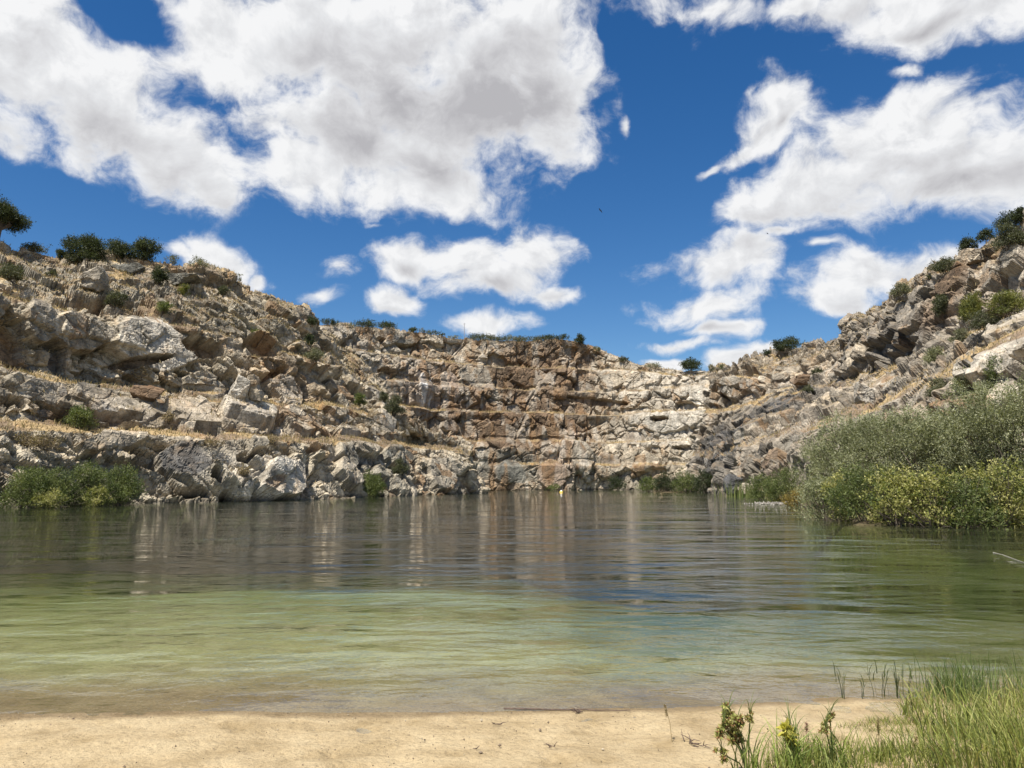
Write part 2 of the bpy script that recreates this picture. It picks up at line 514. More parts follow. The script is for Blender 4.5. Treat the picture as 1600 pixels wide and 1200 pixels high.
def ledge(pts, depth, rise=0.4):
    """inner edge of a bench: behind the lip, at nearly the same height"""
    out = []
    for a, b, c in pts:
        w = at(a, b, c)
        v = np.array([w[0], w[1]]); v = v / np.linalg.norm(v)
        out.append(np.array([w[0] + v[0] * depth, w[1] + v[1] * depth, w[2] + rise]))
    return np.array(out)

def back(W, d=90, dz=-6):
    v = W[:, :2] / np.linalg.norm(W[:, :2], axis=1)[:, None]
    o = W.copy(); o[:, :2] += v * d; o[:, 2] += dz
    return o

# ---- left wall
A0 = [(-170, 818, 50), (0, 797, 57), (110, 794, 62), (220, 788, 67), (400, 784, 73), (480, 782, 80), (560, 778, 88), (680, 773, 107), (742, 771.5, 116), (752, 771, 121), (735, 769, 142)]
A1 = [(-170, 666, 54), (0, 672, 60), (110, 675, 65), (220, 677, 69.5), (300, 683, 73), (400, 687, 77), (520, 693, 91), (640, 700, 109), (725, 706, 118), (736, 712, 122), (725, 712, 142)]
A2 = [(-170, 556, 60), (0, 577, 66), (70, 592, 70), (130, 603, 74), (220, 614, 79), (300, 621, 83), (400, 627, 88), (480, 635, 96), (560, 645, 106), (606, 655, 114), (630, 664, 126)]
A3 = [(-170, 440, 64), (0, 464, 70), (50, 479, 73), (110, 485, 77), (200, 498, 82), (280, 513, 87), (330, 522, 92), (430, 545, 98), (500, 572, 108), (560, 598, 116), (600, 622, 125)]
A4 = [(-170, 395, 74), (0, 428, 78), (110, 440, 86), (200, 452, 92), (300, 462, 96), (360, 476, 99), (430, 502, 104), (480, 532, 111), (530, 560, 122), (580, 590, 134)]
A5 = [(-170, 330, 80), (0, 372, 86), (40, 385, 88), (90, 402, 92), (140, 403, 97), (200, 405, 99), (250, 412, 100), (330, 418, 102), (358, 426, 104), (368, 440, 107), (420, 462, 109), (470, 488, 113), (500, 512, 122), (540, 545, 135)]
w0 = rail(A0); wb = w0.copy(); wb[:, 2] = -4; wb[:, :2] *= 0.97
w1, w2, w3, w4, w5 = map(rail, (A1, A2, A3, A4, A5))
ROT1 = rotm(0.12, 0.28, 0.5)
SC = [((8.0, 8.0, 5.0), 1.0, 0.5, 0.10), ((3.2, 3.2, 1.7), 0.62, 0.40, 0.40), ((1.5, 1.5, 0.75), 0.33, 0.22, 0.44), ((0.7, 0.7, 0.38), 0.055, 0.03, 0.25)]
build_wall('cliff_terrain_left',
    [wb, w0, w1, ledge(A1, 4.5, 1.05), w2, ledge(A2, 3.6, 1.05), w3, ledge(A3, 2.0), w4, w5, back(w5)],
    [(0.7, 0), (1, 0), (0.18, 1), (0.95, 0), (0.2, 1), (1, 0), (0.3, 0.9), (0.75, 0.75), (0.7, 0.6), (0.1, 1)],
    820, [0.5, 0.13, 0.3, 0.13, 0.25, 0.14, 0.25, 0.16, 0.17, 3.0], 1, ROT1, 'tan',
    [(200, 450, 240, 50, 'lichen', .5), (300, 430, 90, 22, 'brown', .45), (350, 560, 110, 50, 'rust', .85), (420, 590, 80, 45, 'rust', .5), (20, 540, 45, 60, 'rust', .7),
     (230, 545, 60, 50, 'pale', .6), (370, 655, 130, 30, 'cream', .95), (480, 660, 60, 40, 'cream', .8), (440, 745, 90, 35, 'pale', .9), (560, 700, 90, 30, 'cream', .6),
     (230, 700, 110, 25, 'cream', .6), (290, 730, 40, 30, 'dark', .55), (600, 735, 80, 40, 'lichen', .6), (700, 740, 55, 50, 'grey', .8), (150, 640, 120, 30, 'brown', .35),
     (100, 560, 60, 40, 'dark', .4), (520, 620, 60, 40, 'cream', .5)],
    SC, 'stepped left quarry wall of cracked grey and rust granite with straw covered ledges',
    [(300, 655, 45, 28, 0, 1.0, 'cream'), (385, 652, 42, 32, 5, 1.7, 'pale'), (455, 664, 32, 24, -20, 1.2, 'cream'), (287, 725, 36, 28, 0, 1.1, 'dark'), (440, 748, 55, 30, 25, 1.4, 'pale'),
     (120, 520, 45, 26, 5, .9, 'grey'), (235, 542, 60, 38, -5, 1.1, 'pale'), (560, 690, 40, 22, -10, .9, 'cream'), (690, 742, 40, 30, 15, .9, 'grey'), (180, 692, 60, 11, 15, .9, 'cream'), (470, 505, 28, 20, 0, 1.2, 'cream'),
     (60, 505, 25, 28, 0, .9, 'grey'), (545, 740, 30, 24, 10, .9, 'grey'), (350, 715, 34, 18, 0, .8, 'grey'), (60, 620, 40, 16, 10, .8, 'grey'), (620, 715, 40, 18, 0, .8, 'lichen'), (520, 640, 24, 18, 20, 1.0, 'cream'),
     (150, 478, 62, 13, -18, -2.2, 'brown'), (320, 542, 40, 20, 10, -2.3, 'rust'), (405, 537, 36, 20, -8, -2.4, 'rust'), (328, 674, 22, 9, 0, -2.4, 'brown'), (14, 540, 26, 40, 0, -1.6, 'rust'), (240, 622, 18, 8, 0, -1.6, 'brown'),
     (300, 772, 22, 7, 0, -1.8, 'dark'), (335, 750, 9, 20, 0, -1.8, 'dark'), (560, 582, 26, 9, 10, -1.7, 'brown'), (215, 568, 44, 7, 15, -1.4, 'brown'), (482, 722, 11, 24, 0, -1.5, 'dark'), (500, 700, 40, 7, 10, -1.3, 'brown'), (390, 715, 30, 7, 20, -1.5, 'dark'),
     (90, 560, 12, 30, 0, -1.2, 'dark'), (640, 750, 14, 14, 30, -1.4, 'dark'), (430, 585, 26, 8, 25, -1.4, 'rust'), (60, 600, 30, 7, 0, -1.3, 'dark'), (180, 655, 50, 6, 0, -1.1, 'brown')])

# ---- far wall
DB = [(380, 112), (450, 120), (600, 136), (740, 148), (850, 154), (950, 157), (1050, 150), (1150, 139), (1260, 128)]
def farrail(z, setback, rimz=None):
    out = []
    for px, D in DB_d:
        x0 = (px - 800) / F * D
        v = np.array([x0, D]); v /= np.linalg.norm(v)
        zz = z
        out.append([x0 + v[0] * setback, D + v[1] * setback, zz])
    return np.array(out)
pxs = np.linspace(380, 1260, 45)
DB_d = [(p_, float(np.interp(p_, [a for a, b in DB], [b for a, b in DB]))) for p_ in pxs]
RIMPY = [(380, 500), (490, 507), (560, 509), (640, 516), (720, 526), (780, 533), (860, 530), (890, 528), (905, 534), (930, 543), (960, 556), (1000, 569), (1050, 578), (1130, 577), (1180, 572), (1260, 555)]
def rim_far(setback):
    out = []
    for px, D in DB_d:
        py = np.interp(px, [a for a, b in RIMPY], [b for a, b in RIMPY])
        out.append(at(px, py, D + setback))
    return np.array(out)
rf = rim_far(13)
def under(W, k):
    """benches never rise past the rim where the rim dips to the right"""
    o = W.copy(); o[:, 2] = np.minimum(o[:, 2], rf[:, 2] - k); return o
f0 = farrail(-4, -1); f1 = farrail(0.0, 0)
Z = [4.9, 9.6, 15.6, 20.6, 25.6]
ST_ = [0.6, 3.0, 5.4, 7.8, 10.2]
rl = [f0, f1]; sg = [(0.6, 0), ]; dv = [0.6]
for k, (z, s) in enumerate(zip(Z, ST_)):
    rl.append(under(farrail(z, s), 5.6 - k)); sg.append((0.85, 0)); dv.append(0.16)
    rl.append(under(farrail(z + 0.5, s + (1.3 if k in (2, 4) else 0.95)), 5.4 - k)); sg.append((0.15, 1)); dv.append(0.3)
rl.append(rf); sg.append((0.85, 0.15)); dv.append(0.17)
rl.append(back(rf)); sg.append((0.15, 1)); dv.append(3.0)
ROT2 = rotm(0.2, -0.35, 0.2)
SC2 = [((8, 8, 9), 0.95, 0.4, 0.10), ((3.4, 3.4, 4.2), 0.55, 0.4, 0.32), ((1.5, 1.5, 1.7), 0.27, 0.18, 0.36), ((0.75, 0.75, 0.7), 0.05, 0.05, 0.22)]
build_wall('cliff_terrain_far', rl, sg, 760, dv, 21, ROT2, 'cream',
    [(560, 530, 120, 22, 'grey', .6), (620, 570, 90, 30, 'grey', .5), (670, 600, 50, 50, 'pink', .7), (720, 625, 60, 35, 'pink', .6), (835, 615, 105, 110, 'brown', .75), (850, 545, 90, 40, 'brown', .7), (830, 600, 110, 40, 'brown', .7), (790, 660, 140, 40, 'brown', .9),
     (850, 660, 60, 50, 'brown', .6), (800, 735, 80, 30, 'lichen', .8), (870, 740, 30, 40, 'pink', .9), (890, 690, 16, 55, 'pink', .9), (915, 715, 22, 40, 'grey', .9), (668, 600, 13, 42, 'white', .95), (655, 605, 24, 14, 'white', .8),
     (765, 605, 18, 25, 'grey', .8), (960, 640, 90, 30, 'grey', .4), (950, 740, 60, 25, 'lichen', .5), (1060, 600, 110, 30, 'pale', .6), (1060, 670, 100, 35, 'pale', .8), (1040, 720, 80, 20, 'cream', .8), (780, 760, 60, 14, 'rust', .5)],
    SC2, 'pale far quarry wall in even ledges across the end of the lake',
    [(888, 690, 11, 42, -24, 1.1, 'pink'), (908, 715, 20, 32, 5, .9, 'grey'), (668, 602, 13, 34, 0, .5, 'white'), (620, 528, 42, 10, 0, .9, 'grey'), (862, 742, 26, 22, 0, .7, 'pink'), (742, 588, 30, 20, 0, .7, 'grey'), (700, 600, 20, 20, 0, .6, 'pink'),
     (800, 740, 30, 20, 0, .6, 'lichen'), (1040, 660, 40, 16, 0, .6, 'pale'), (1100, 620, 24, 14, 0, .6, 'pale'), (1000, 720, 30, 16, 0, .5, 'cream'), (960, 590, 26, 14, 0, .6, 'cream'), (830, 590, 34, 16, 0, .6, 'brown'), (780, 680, 30, 22, 0, .6, 'brown'),
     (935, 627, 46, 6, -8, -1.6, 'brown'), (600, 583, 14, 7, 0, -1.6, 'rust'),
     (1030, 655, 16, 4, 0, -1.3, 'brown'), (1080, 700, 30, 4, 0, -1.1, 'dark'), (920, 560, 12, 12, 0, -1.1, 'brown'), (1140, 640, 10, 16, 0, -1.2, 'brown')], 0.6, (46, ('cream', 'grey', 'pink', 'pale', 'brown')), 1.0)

# ---- right wall
C0 = [(1072, 767, 135), (1110, 769, 122), (1135, 773, 110), (1180, 780, 92), (1250, 790, 76), (1400, 800, 60), (1560, 808, 52), (1760, 815, 47)]
C1 = [(1085, 712, 137), (1115, 716, 124), (1150, 700, 113), (1190, 690, 103), (1250, 680, 91), (1330, 652, 80), (1420, 616, 71), (1480, 586, 63), (1600, 535, 56), (1770, 480, 50)]
C2 = [(1100, 645, 143), (1150, 640, 134), (1200, 622, 128), (1300, 606, 112), (1370, 591, 98), (1430, 561, 86), (1500, 530, 76), (1600, 500, 68), (1770, 448, 61)]
C3 = [(1105, 600, 148), (1150, 592, 142), (1200, 580, 136), (1280, 568, 128), (1326, 552, 121), (1340, 512, 112), (1400, 478, 103), (1450, 452, 95), (1520, 420, 85), (1600, 392, 76), (1770, 320, 68)]
C4 = [(1110, 578, 156), (1150, 566, 151), (1200, 548, 146), (1260, 536, 139), (1326, 522, 130), (1340, 498, 118), (1400, 459, 108), (1450, 431, 100), (1500, 405, 92), (1520, 388, 90), (1560, 362, 86), (1600, 338, 82), (1770, 250, 74)]
c0 = rail(C0); cb = c0.copy(); cb[:, 2] = -4; cb[:, :2] *= 0.97
c1, c2, c3, c4 = map(rail, (C1, C2, C3, C4))
ROT3 = rotm(-0.2, -0.35, 0.9)
SC3 = [((8.0, 8.0, 6.0), 1.1, 0.6, 0.12), ((3.4, 2.6, 3.2), 0.98, 0.45, 0.36), ((1.4, 1.0, 1.3), 0.34, 0.22, 0.42), ((0.65, 0.5, 0.6), 0.055, 0.03, 0.25)]
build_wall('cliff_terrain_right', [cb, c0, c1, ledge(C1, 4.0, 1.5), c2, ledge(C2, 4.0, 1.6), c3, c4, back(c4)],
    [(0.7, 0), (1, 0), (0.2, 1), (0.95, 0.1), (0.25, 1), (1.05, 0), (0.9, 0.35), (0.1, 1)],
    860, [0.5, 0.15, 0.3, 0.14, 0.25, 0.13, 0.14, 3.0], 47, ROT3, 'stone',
    [(1160, 690, 110, 85, 'dark', .9), (1250, 640, 70, 60, 'dark', .6), (1440, 490, 80, 60, 'dark', .5), (1130, 745, 50, 30, 'dark', .6), (1240, 640, 60, 40, 'dark', .55), (1210, 575, 90, 25, 'cream', .7), (1290, 570, 50, 25, 'cream', .7), (1400, 520, 70, 50, 'dark', .55), (1470, 470, 40, 40, 'brown', .7),  # first dark patch: dark stone with the shade of these faces painted in
     (1350, 570, 40, 30, 'cream', .6), (1560, 560, 80, 50, 'cream', .85), (1290, 620, 60, 20, 'cream', .5), (1560, 420, 60, 40, 'brown', .4), (1220, 750, 40, 30, 'brown', .6), (1240, 590, 60, 20, 'rust', .3)],
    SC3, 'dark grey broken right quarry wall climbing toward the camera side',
    [(1225, 640, 26, 20, 0, 1.2, 'dark'), (1190, 668, 26, 18, 10, 1.2, 'dark'), (1252, 598, 14, 10, 0, .8, 'brown'), (1440, 490, 36, 34, 20, 1.5, 'stone'), (1385, 505, 20, 30, 15, 1.2, 'stone'), (1502, 446, 26, 24, 0, 1.6, 'brown'), (1552, 440, 20, 26, 0, 1.2, 'stone'),
     (1570, 560, 60, 28, 25, 1.6, 'pale'), (1170, 735, 22, 22, 0, 1.0, 'stone'), (1210, 720, 18, 22, 0, .8, 'brown'), (1310, 625, 24, 12, 15, .9, 'cream'), (1345, 560, 14, 30, 10, 1.0, 'cream'), (1580, 410, 24, 16, 10, 1.0, 'grey'),
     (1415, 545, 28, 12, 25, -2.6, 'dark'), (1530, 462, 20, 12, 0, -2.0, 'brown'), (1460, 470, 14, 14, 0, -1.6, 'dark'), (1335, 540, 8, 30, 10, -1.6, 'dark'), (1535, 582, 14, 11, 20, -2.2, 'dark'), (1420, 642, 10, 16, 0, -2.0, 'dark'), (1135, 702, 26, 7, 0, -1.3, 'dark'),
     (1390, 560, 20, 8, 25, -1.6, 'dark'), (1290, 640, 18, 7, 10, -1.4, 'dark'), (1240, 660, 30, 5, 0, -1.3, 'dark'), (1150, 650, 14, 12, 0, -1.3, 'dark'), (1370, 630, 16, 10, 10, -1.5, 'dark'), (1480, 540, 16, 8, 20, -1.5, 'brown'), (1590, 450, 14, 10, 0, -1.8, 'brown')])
# ------------------------------------------------------------------ ground, lake bed, water
def shore_y(x):
    # the beach waterline; it bends out a little on the right under the grass
    return 7.0 - 0.02 * x + 0.10 * np.sin(x * 0.55 + 0.6) + 0.05 * np.sin(x * 1.7) + 0.5 * sstep(1.2, 3.2, x)

def ground_z(x, y):
    sy = shore_y(x)
    d = y - sy                                   # + into the lake
    beach = np.minimum(-d * 0.055, 0.55 - d * 0.01)
    deepr = 1 + 1.1 * sstep(-1.5, 5.0, x)            # the bed falls away sooner to the right
    edge = 9.6 + 0.8 * np.sin(x * 0.33 + 1.0) + 0.4 * np.sin(x * 0.9) + 0.3 * np.sin(x * 2.1 + d)
    shelf = -0.015 - (0.042 * d + 0.0004 * d * d) * deepr - 0.040 * np.log1p(np.exp(np.clip((d - edge) / 1.2, -30, 30))) * 1.2
    deep = -6.0 * sstep(30, 70, d)
    shelf = np.maximum(shelf, -7.5)
    z = np.where(d < 0, beach, shelf * sstep(120, 60, d) + deep)
    # silt where the far thicket grows
    z = np.maximum(z, 0.35 - ((x - 27) / 7.5) ** 2 - ((y - 131) / 8.0) ** 2)
    # right-hand bank under the willows
    xb = 14.6 + np.clip(y - 33, 0, 200) * 0.262 + 0.6 * np.sin(y * 0.5)
    bank = np.minimum((x - xb), (y - 33.6))
    zb = np.where(bank > 0, np.clip(bank * 0.25 - 0.2, -7, 1.1), np.maximum(-7, -0.2 + bank * 1.6))
    z = np.where(y > 24, np.maximum(z, zb), z)
    return z

def axis(lo, hi, fine_lo, fine_hi, step, grow=1.12):
    a = list(np.arange(fine_lo, fine_hi, step))
    s = step; v = a[-1]
    while v < hi: s *= grow; v += s; a.append(v)
    s = step; v = a[0]
    while v > lo: s *= grow; v -= s; a.insert(0, v)
    return np.array(a)
gx = axis(-3000, 3000, -6.0, 6.5, 0.035, 1.10)
gy = axis(-3000, 3000, 4.3, 8.2, 0.03, 1.06)
GX, GY = np.meshgrid(gx, gy)
gp = np.stack([GX.ravel(), GY.ravel(), np.zeros(GX.size)], 1)
gz = ground_z(gp[:, 0], gp[:, 1])
near = (np.abs(gp[:, 0]) < 40) & (gp[:, 1] > -10) & (gp[:, 1] < 60)
w = np.zeros(len(gp)); 
dsh = gp[:, 1] - shore_y(gp[:, 0])
q = gp[near]
rel = fbm(q, 0.9, 4, 5) * 0.050 + fbm(q, 0.22, 3, 6) * 0.020
v1, e1, _, _ = blocks(q, (0.34, 0.34, 0.34), np.eye(3), 77)
rel -= 0.030 * sstep(0.25, 0.6, e1) * sstep(0.1, 0.4, v1)      # old footprints, trodden soft
dry = sstep(-0.05, -0.6, dsh[near])
gz[near] += rel * (0.15 + 0.85 * dry) + fbm(q, 3.0, 3, 9) * 0.02 * sstep(0.1, 1.5, np.abs(dsh[near]))
gp[:, 2] = gz
sand = np.array((0.365, 0.283, 0.165)); wet = np.array((0.20, 0.148, 0.082)); bed = np.array((0.25, 0.25, 0.125)); alg = np.array((0.085, 0.095, 0.028)); leafm = np.array((0.10, 0.065, 0.03))
cc = np.tile(sand, (len(gp), 1))
def lay(wt, c):
    global cc
    cc = cc * (1 - wt[:, None]) + c * wt[:, None]
jit = fbm(gp, 1.3, 3, 15) * 0.25
lay(sstep(-0.26, -0.07, dsh + jit * 0.5), wet)
lay(sstep(0.2, 2.6, dsh + jit * 3), bed)
lay(sstep(2.0, 9.0, dsh + jit * 6) * 0.55, np.array((0.105, 0.14, 0.045)))
lay(sstep(8.0, 14.0, dsh + fbm(gp, 2.2, 4, 19) * 7 + 0.5 * gp[:, 0].clip(-8, 8) * 0.4) * (gz < 0.05), alg * 0.55)
lay(0.85 * sstep(-1.5, 3.0, gp[:, 0] + jit * 5) * sstep(0.8, 4.5, dsh + jit * 3) * (gz < 0), alg)
mud = sstep(0.15, 0.4, fbm(np.stack([gp[:, 0] * 0.5, gp[:, 1] * 1.6, gp[:, 2]], 1), 1.6, 4, 25)) * sstep(0.3, 0.8, dsh) * sstep(2.4, 1.0, dsh) * sstep(0.5, -1.5, gp[:, 0])
lay(mud * 0.75, leafm)
lay(sstep(3.9, 6.2, gp[:, 0] + jit * 3) * sstep(0.8, 2.0, dsh) * sstep(0.1, -0.2, gz), alg)
lay(sstep(-0.3, 0.1, gz) * (gp[:, 1] > 24), np.array((0.10, 0.075, 0.045)))
o = mesh_obj('ground', gp, np.ascontiguousarray(np.stack([(np.arange(len(gy) - 1)[:, None] * len(gx) + np.arange(len(gx) - 1)[None, :]) + k for k in (0, 1, len(gx) + 1, len(gx))], -1).reshape(-1, 4)), SAND, cols=cc, smooth=True)
tag(o, 'pale sandy beach running down under the clear shallow water', None, None, 'structure')

wv = np.array([[-170, -30, 0], [170, -30, 0], [170, 220, 0], [-170, 220, 0]], float)
wv2 = wv.copy(); wv2[:, 2] = -12
wf = np.array([[0, 1, 2, 3], [7, 6, 5, 4], [0, 4, 5, 1], [1, 5, 6, 2], [2, 6, 7, 3], [3, 7, 4, 0]])
o = mesh_obj('water', np.concatenate([wv, wv2]), wf, water_material())
tag(o, 'rippled green quarry lake between the beach and the cliffs', None, None, 'structure')

# ------------------------------------------------------------------ sun and sky
SUN_EL, SUN_AZ = R(63), R(217)     # azimuth clockwise from +y: behind the left shoulder
sv = Vector((math.sin(SUN_AZ) * math.cos(SUN_EL), math.cos(SUN_AZ) * math.cos(SUN_EL), math.sin(SUN_EL)))
sun_d = bpy.data.lights.new('sun', 'SUN'); sun_d.energy = 5.0; sun_d.angle = R(0.53); sun_d.color = (1.0, 0.955, 0.88)
sun = bpy.data.objects.new('sun', sun_d); C.objects.link(sun)
sun.rotation_euler = (-sv).to_track_quat('-Z', 'Y').to_euler()

CLOUDS = [  # px, py, rx, ry, rot, weight
 (40,100,170,92,0,1),(150,172,140,85,15,1),(285,240,115,72,20,1),(335,300,66,52,25,.85),(-120,40,220,150,0,1),(100,90,120,75,20,.9),
 (340,60,120,75,0,1),(480,60,160,90,0,1),(620,60,210,120,0,1),(790,60,160,110,0,1),(720,180,220,110,0,1),(570,220,190,90,5,1),(860,150,95,100,0,1),(650,285,160,58,0,.95),(480,250,130,75,0,.9),(420,195,100,60,0,.7),(640,-80,500,110,0,1),(60,-90,160,60,0,.3),
 (330,402,80,32,12,.95),(270,388,60,20,0,.9),(402,430,20,20,0,.8),
 (650,402,70,34,0,.95),(730,405,80,42,0,1),(830,395,72,46,0,1),(770,440,100,34,0,1),(612,467,50,26,0,.95),(862,460,42,22,0,1),(530,415,60,36,0,.45),(505,455,55,32,0,.45),
 (762,504,62,20,0,1),(590,345,70,18,0,.25),
 (1110,12,110,30,10,.55),(1330,8,80,30,0,.9),(1430,22,110,38,5,1),(1560,10,130,42,0,1),(1260,8,60,22,0,.7),
 (1235,155,52,50,0,1),(1205,192,66,36,-20,1),(1150,232,64,24,-25,.9),(1092,266,48,16,-25,.7),(1180,135,50,20,-30,.35),(978,187,17,28,10,.75),
 (1300,292,160,58,0,1),(1410,230,140,66,-10,1),(1510,262,120,56,0,1),(1580,285,90,46,0,1),(1420,178,90,40,-10,.9),(1525,172,90,28,-5,.65),(1200,318,90,32,0,1),(1145,335,32,24,0,.7),(1415,115,42,18,15,.55),(1680,250,90,60,0,1),
 (1120,415,100,44,0,.95),(1100,480,95,36,0,.85),(1165,405,60,44,0,.9),(1065,538,76,16,0,.8),(1130,515,66,22,0,.8),(1215,360,60,26,0,.45),
 (1350,425,90,42,0,.95),(1435,412,95,34,0,1),(1310,462,64,38,0,.9),(1490,395,60,22,0,.9),(1280,385,60,26,0,.4),(1560,400,60,24,0,.9),
 (1165,560,70,22,-15,.95),(1045,566,48,12,0,.9),(1240,548,60,12,0,.6),(985,265,44,10,-10,.4),(180,335,30,16,0,.3),(1560,210,50,14,-15,.4)]

def px_azel(px, py):
    d = at(px, py, 100.0) - np.array([0, 0, HC]); d /= np.linalg.norm(d)
    return math.atan2(d[0], d[1]), math.asin(d[2])

world = bpy.data.worlds.new('World'); scene.world = world; world.use_nodes = True
wt = world.node_tree; wt.nodes.clear()
wo = wt.nodes.new('ShaderNodeOutputWorld')
sky = wt.nodes.new('ShaderNodeTexSky'); sky.sky_type = 'NISHITA'; sky.sun_disc = False
sky.sun_elevation = SUN_EL; sky.sun_rotation = SUN_AZ
sky.altitude = 400; sky.air_density = 1.0; sky.dust_density = 0.25; sky.ozone_density = 3.0
tc = wt.nodes.new('ShaderNodeTexCoord')
sx = wt.nodes.new('ShaderNodeSeparateXYZ'); L(wt, tc.outputs['Generated'], sx.inputs[0])
az = math_n(wt, 'ARCTAN2', sx.outputs[0], sx.outputs[1])
el = math_n(wt, 'ARCSINE', sx.outputs[2])
cb_ = wt.nodes.new('ShaderNodeCombineXYZ'); L(wt, az, cb_.inputs[0]); L(wt, el, cb_.inputs[1])
PV = cb_.outputs[0]
# cloud field as a node group: soft union of tilted ellipses in azimuth / elevation
ng = bpy.data.node_groups.new('cloud_field', 'ShaderNodeTree')
ng.interface.new_socket('Vector', in_out='INPUT', socket_type='NodeSocketVector')
ng.interface.new_socket('Value', in_out='OUTPUT', socket_type='NodeSocketFloat')
gi = ng.nodes.new('NodeGroupInput'); go = ng.nodes.new('NodeGroupOutput')
rr_ = random.Random(4)
SHADES = [(90,215,150,60,5,1),(230,285,110,45,25,.9),(640,150,190,80,10,.9),(790,170,130,100,0,1),(560,215,120,60,0,.7),(700,255,130,40,0,.8),(480,120,110,50,0,.5),(350,340,60,25,20,.7),
 (1330,335,160,32,-4,1),(1500,295,100,26,-8,.8),(1400,270,90,25,0,.5),(760,462,110,20,0,.9),(650,420,50,18,0,.6),(1110,440,80,22,0,.7),(1100,515,70,16,0,.7),(1400,468,110,26,-10,.8),(1230,190,50,20,-25,.6),(1100,255,60,16,-25,.5),(1440,45,110,20,0,.6),(1320,25,70,14,0,.6),(610,485,50,12,0,.6),(330,415,70,14,10,.5)]
def ellipse(px, py, rx, ry, rot, wgt):
    a_, e_ = px_azel(px, py)
    return (a_, e_, rx / F / math.cos(e_), ry / F * 0.97, -R(rot), wgt)
ells = [ellipse(*c) for c in CLOUDS]
for _ in range(14):                      # the sky goes on beside and above the view
    e = (rr_.choice((-1, 1)) * rr_.uniform(0.95, 3.0), rr_.uniform(0.2, 0.9), rr_.uniform(.2, .4), rr_.uniform(.08, .16), rr_.uniform(-.3, .3), rr_.uniform(.8, 1))
    ells.append(e)
for e in ((-.3, .95, .6, .12, 0, 1), (.5, 1.05, .5, .14, .2, 1), (-.1, .74, .5, .08, 0, .9)): ells.append(e)
cnt = [0]
def union(items, grow, k):
    acc = None; vec = gi.outputs[0]
    for (a_, e_, rx, ry, rot, wgt) in items:
        cnt[0] += 1
        if acc is not None and cnt[0] % 8 == 0:            # evaluated in short runs, keeps the shader stack small
            ch = ng.nodes.new('ShaderNodeVectorMath'); ch.operation = 'MULTIPLY_ADD'
            ng.links.new(acc, ch.inputs[0]); ch.inputs[1].default_value = (1e-7, 1e-7, 1e-7); ng.links.new(gi.outputs[0], ch.inputs[2])
            vec = ch.outputs[0]
        mp = ng.nodes.new('ShaderNodeMapping'); mp.vector_type = 'TEXTURE'
        mp.inputs['Location'].default_value = (a_, e_, 0); mp.inputs['Rotation'].default_value = (0, 0, rot); mp.inputs['Scale'].default_value = (rx * grow, ry * grow, 1)
        ng.links.new(vec, mp.inputs[0])
        ln = ng.nodes.new('ShaderNodeVectorMath'); ln.operation = 'LENGTH'; ng.links.new(mp.outputs[0], ln.inputs[0])
        v = math_n(ng, 'MULTIPLY_ADD', ln.outputs['Value'], -1.0, 1.0 * wgt)
        acc = v if acc is None else math_n(ng, 'SMOOTH_MAX', acc, v, k)
    return acc
ng.interface.new_socket('Shade', in_out='OUTPUT', socket_type='NodeSocketFloat')
ng.links.new(union([ellipse(*c) for c in SHADES], 1.3, 0.25), go.inputs[1])
HOLES = [(80,335,170,62,12,1),(200,22,70,32,15,1),(1040,140,70,110,0,.8),(1000,320,110,70,0,1),(440,345,60,30,0,.6),(950,60,30,60,0,.5)]
ng.interface.new_socket('Hole', in_out='OUTPUT', socket_type='NodeSocketFloat')
ng.links.new(union([ellipse(*c) for c in HOLES], 1.15, 0.1), go.inputs[2])
acc = union(ells, 1.12, 0.08)
ng.links.new(acc, go.inputs[0])

def field(v):
    g = wt.nodes.new('ShaderNodeGroup'); g.node_tree = ng; L(wt, v, g.inputs[0]); return g.outputs
def wnoise(v, scale, detail, rough, lac=2.0):
    n = N(wt, 'ShaderNodeTexNoise', Scale=scale, Detail=detail, Roughness=rough, Lacunarity=lac); L(wt, v, n.inputs['Vector']); return n
def vmad(a, s, off):
    n = wt.nodes.new('ShaderNodeVectorMath'); n.operation = 'MULTIPLY_ADD'
    L(wt, a, n.inputs[0]); n.inputs[1].default_value = s
    if isinstance(off, tuple): n.inputs[2].default_value = off
    else: L(wt, off, n.inputs[2])
    return n.outputs[0]
def mrange(v, lo, hi, kind='SMOOTHSTEP'):
    n = wt.nodes.new('ShaderNodeMapRange'); n.interpolation_type = kind
    L(wt, v, n.inputs[0]); n.inputs[1].default_value = lo; n.inputs[2].default_value = hi
    return n.outputs[0]
# billowing warp
wn = wnoise(PV, 9.0, 3, 0.5)
PW = vmad(wn.outputs['Color'], (0.07, 0.06, 0), vmad(PV, (1, 1, 1), (-0.035, -0.03, 0)))
fld = field(PW)
s0_ = fld[1]
f0_ = math_n(wt, 'MULTIPLY_ADD', math_n(wt, 'MAXIMUM', fld[2], 0.0), -1.5, fld[0])
nb = wnoise(vmad(PW, (1, 1.25, 1), (0, 0, 0)), 11.0, 10, 0.62)
nr = wnoise(vmad(PW, (1, 1.25, 1), (-0.010, 0.016, 0)), 11.0, 8, 0.60)
ns = wnoise(vmad(PW, (1, 1.25, 1), (0, 0, 0)), 11.0, 8, 0.60)
nf = math_n(wt, 'SUBTRACT', nb.outputs[0], 0.5)
d0 = math_n(wt, 'MULTIPLY_ADD', nf, 2.3, f0_)
cover = mrange(d0, -0.14, 0.60, 'SMOOTHERSTEP')
relief = math_n(wt, 'SUBTRACT', ns.outputs[0], nr.outputs[0])
deep = mrange(d0, 0.15, 0.9)
sh = math_n(wt, 'MULTIPLY', mrange(math_n(wt, 'MULTIPLY_ADD', nf, 1.5, s0_), -0.2, 1.05), deep)
sh = math_n(wt, 'MULTIPLY_ADD', relief, -2.2, sh)
sh = math_n(wt, 'MULTIPLY_ADD', deep, 0.16, sh)
sh = math_n(wt, 'MULTIPLY_ADD', nf, -0.45, sh)
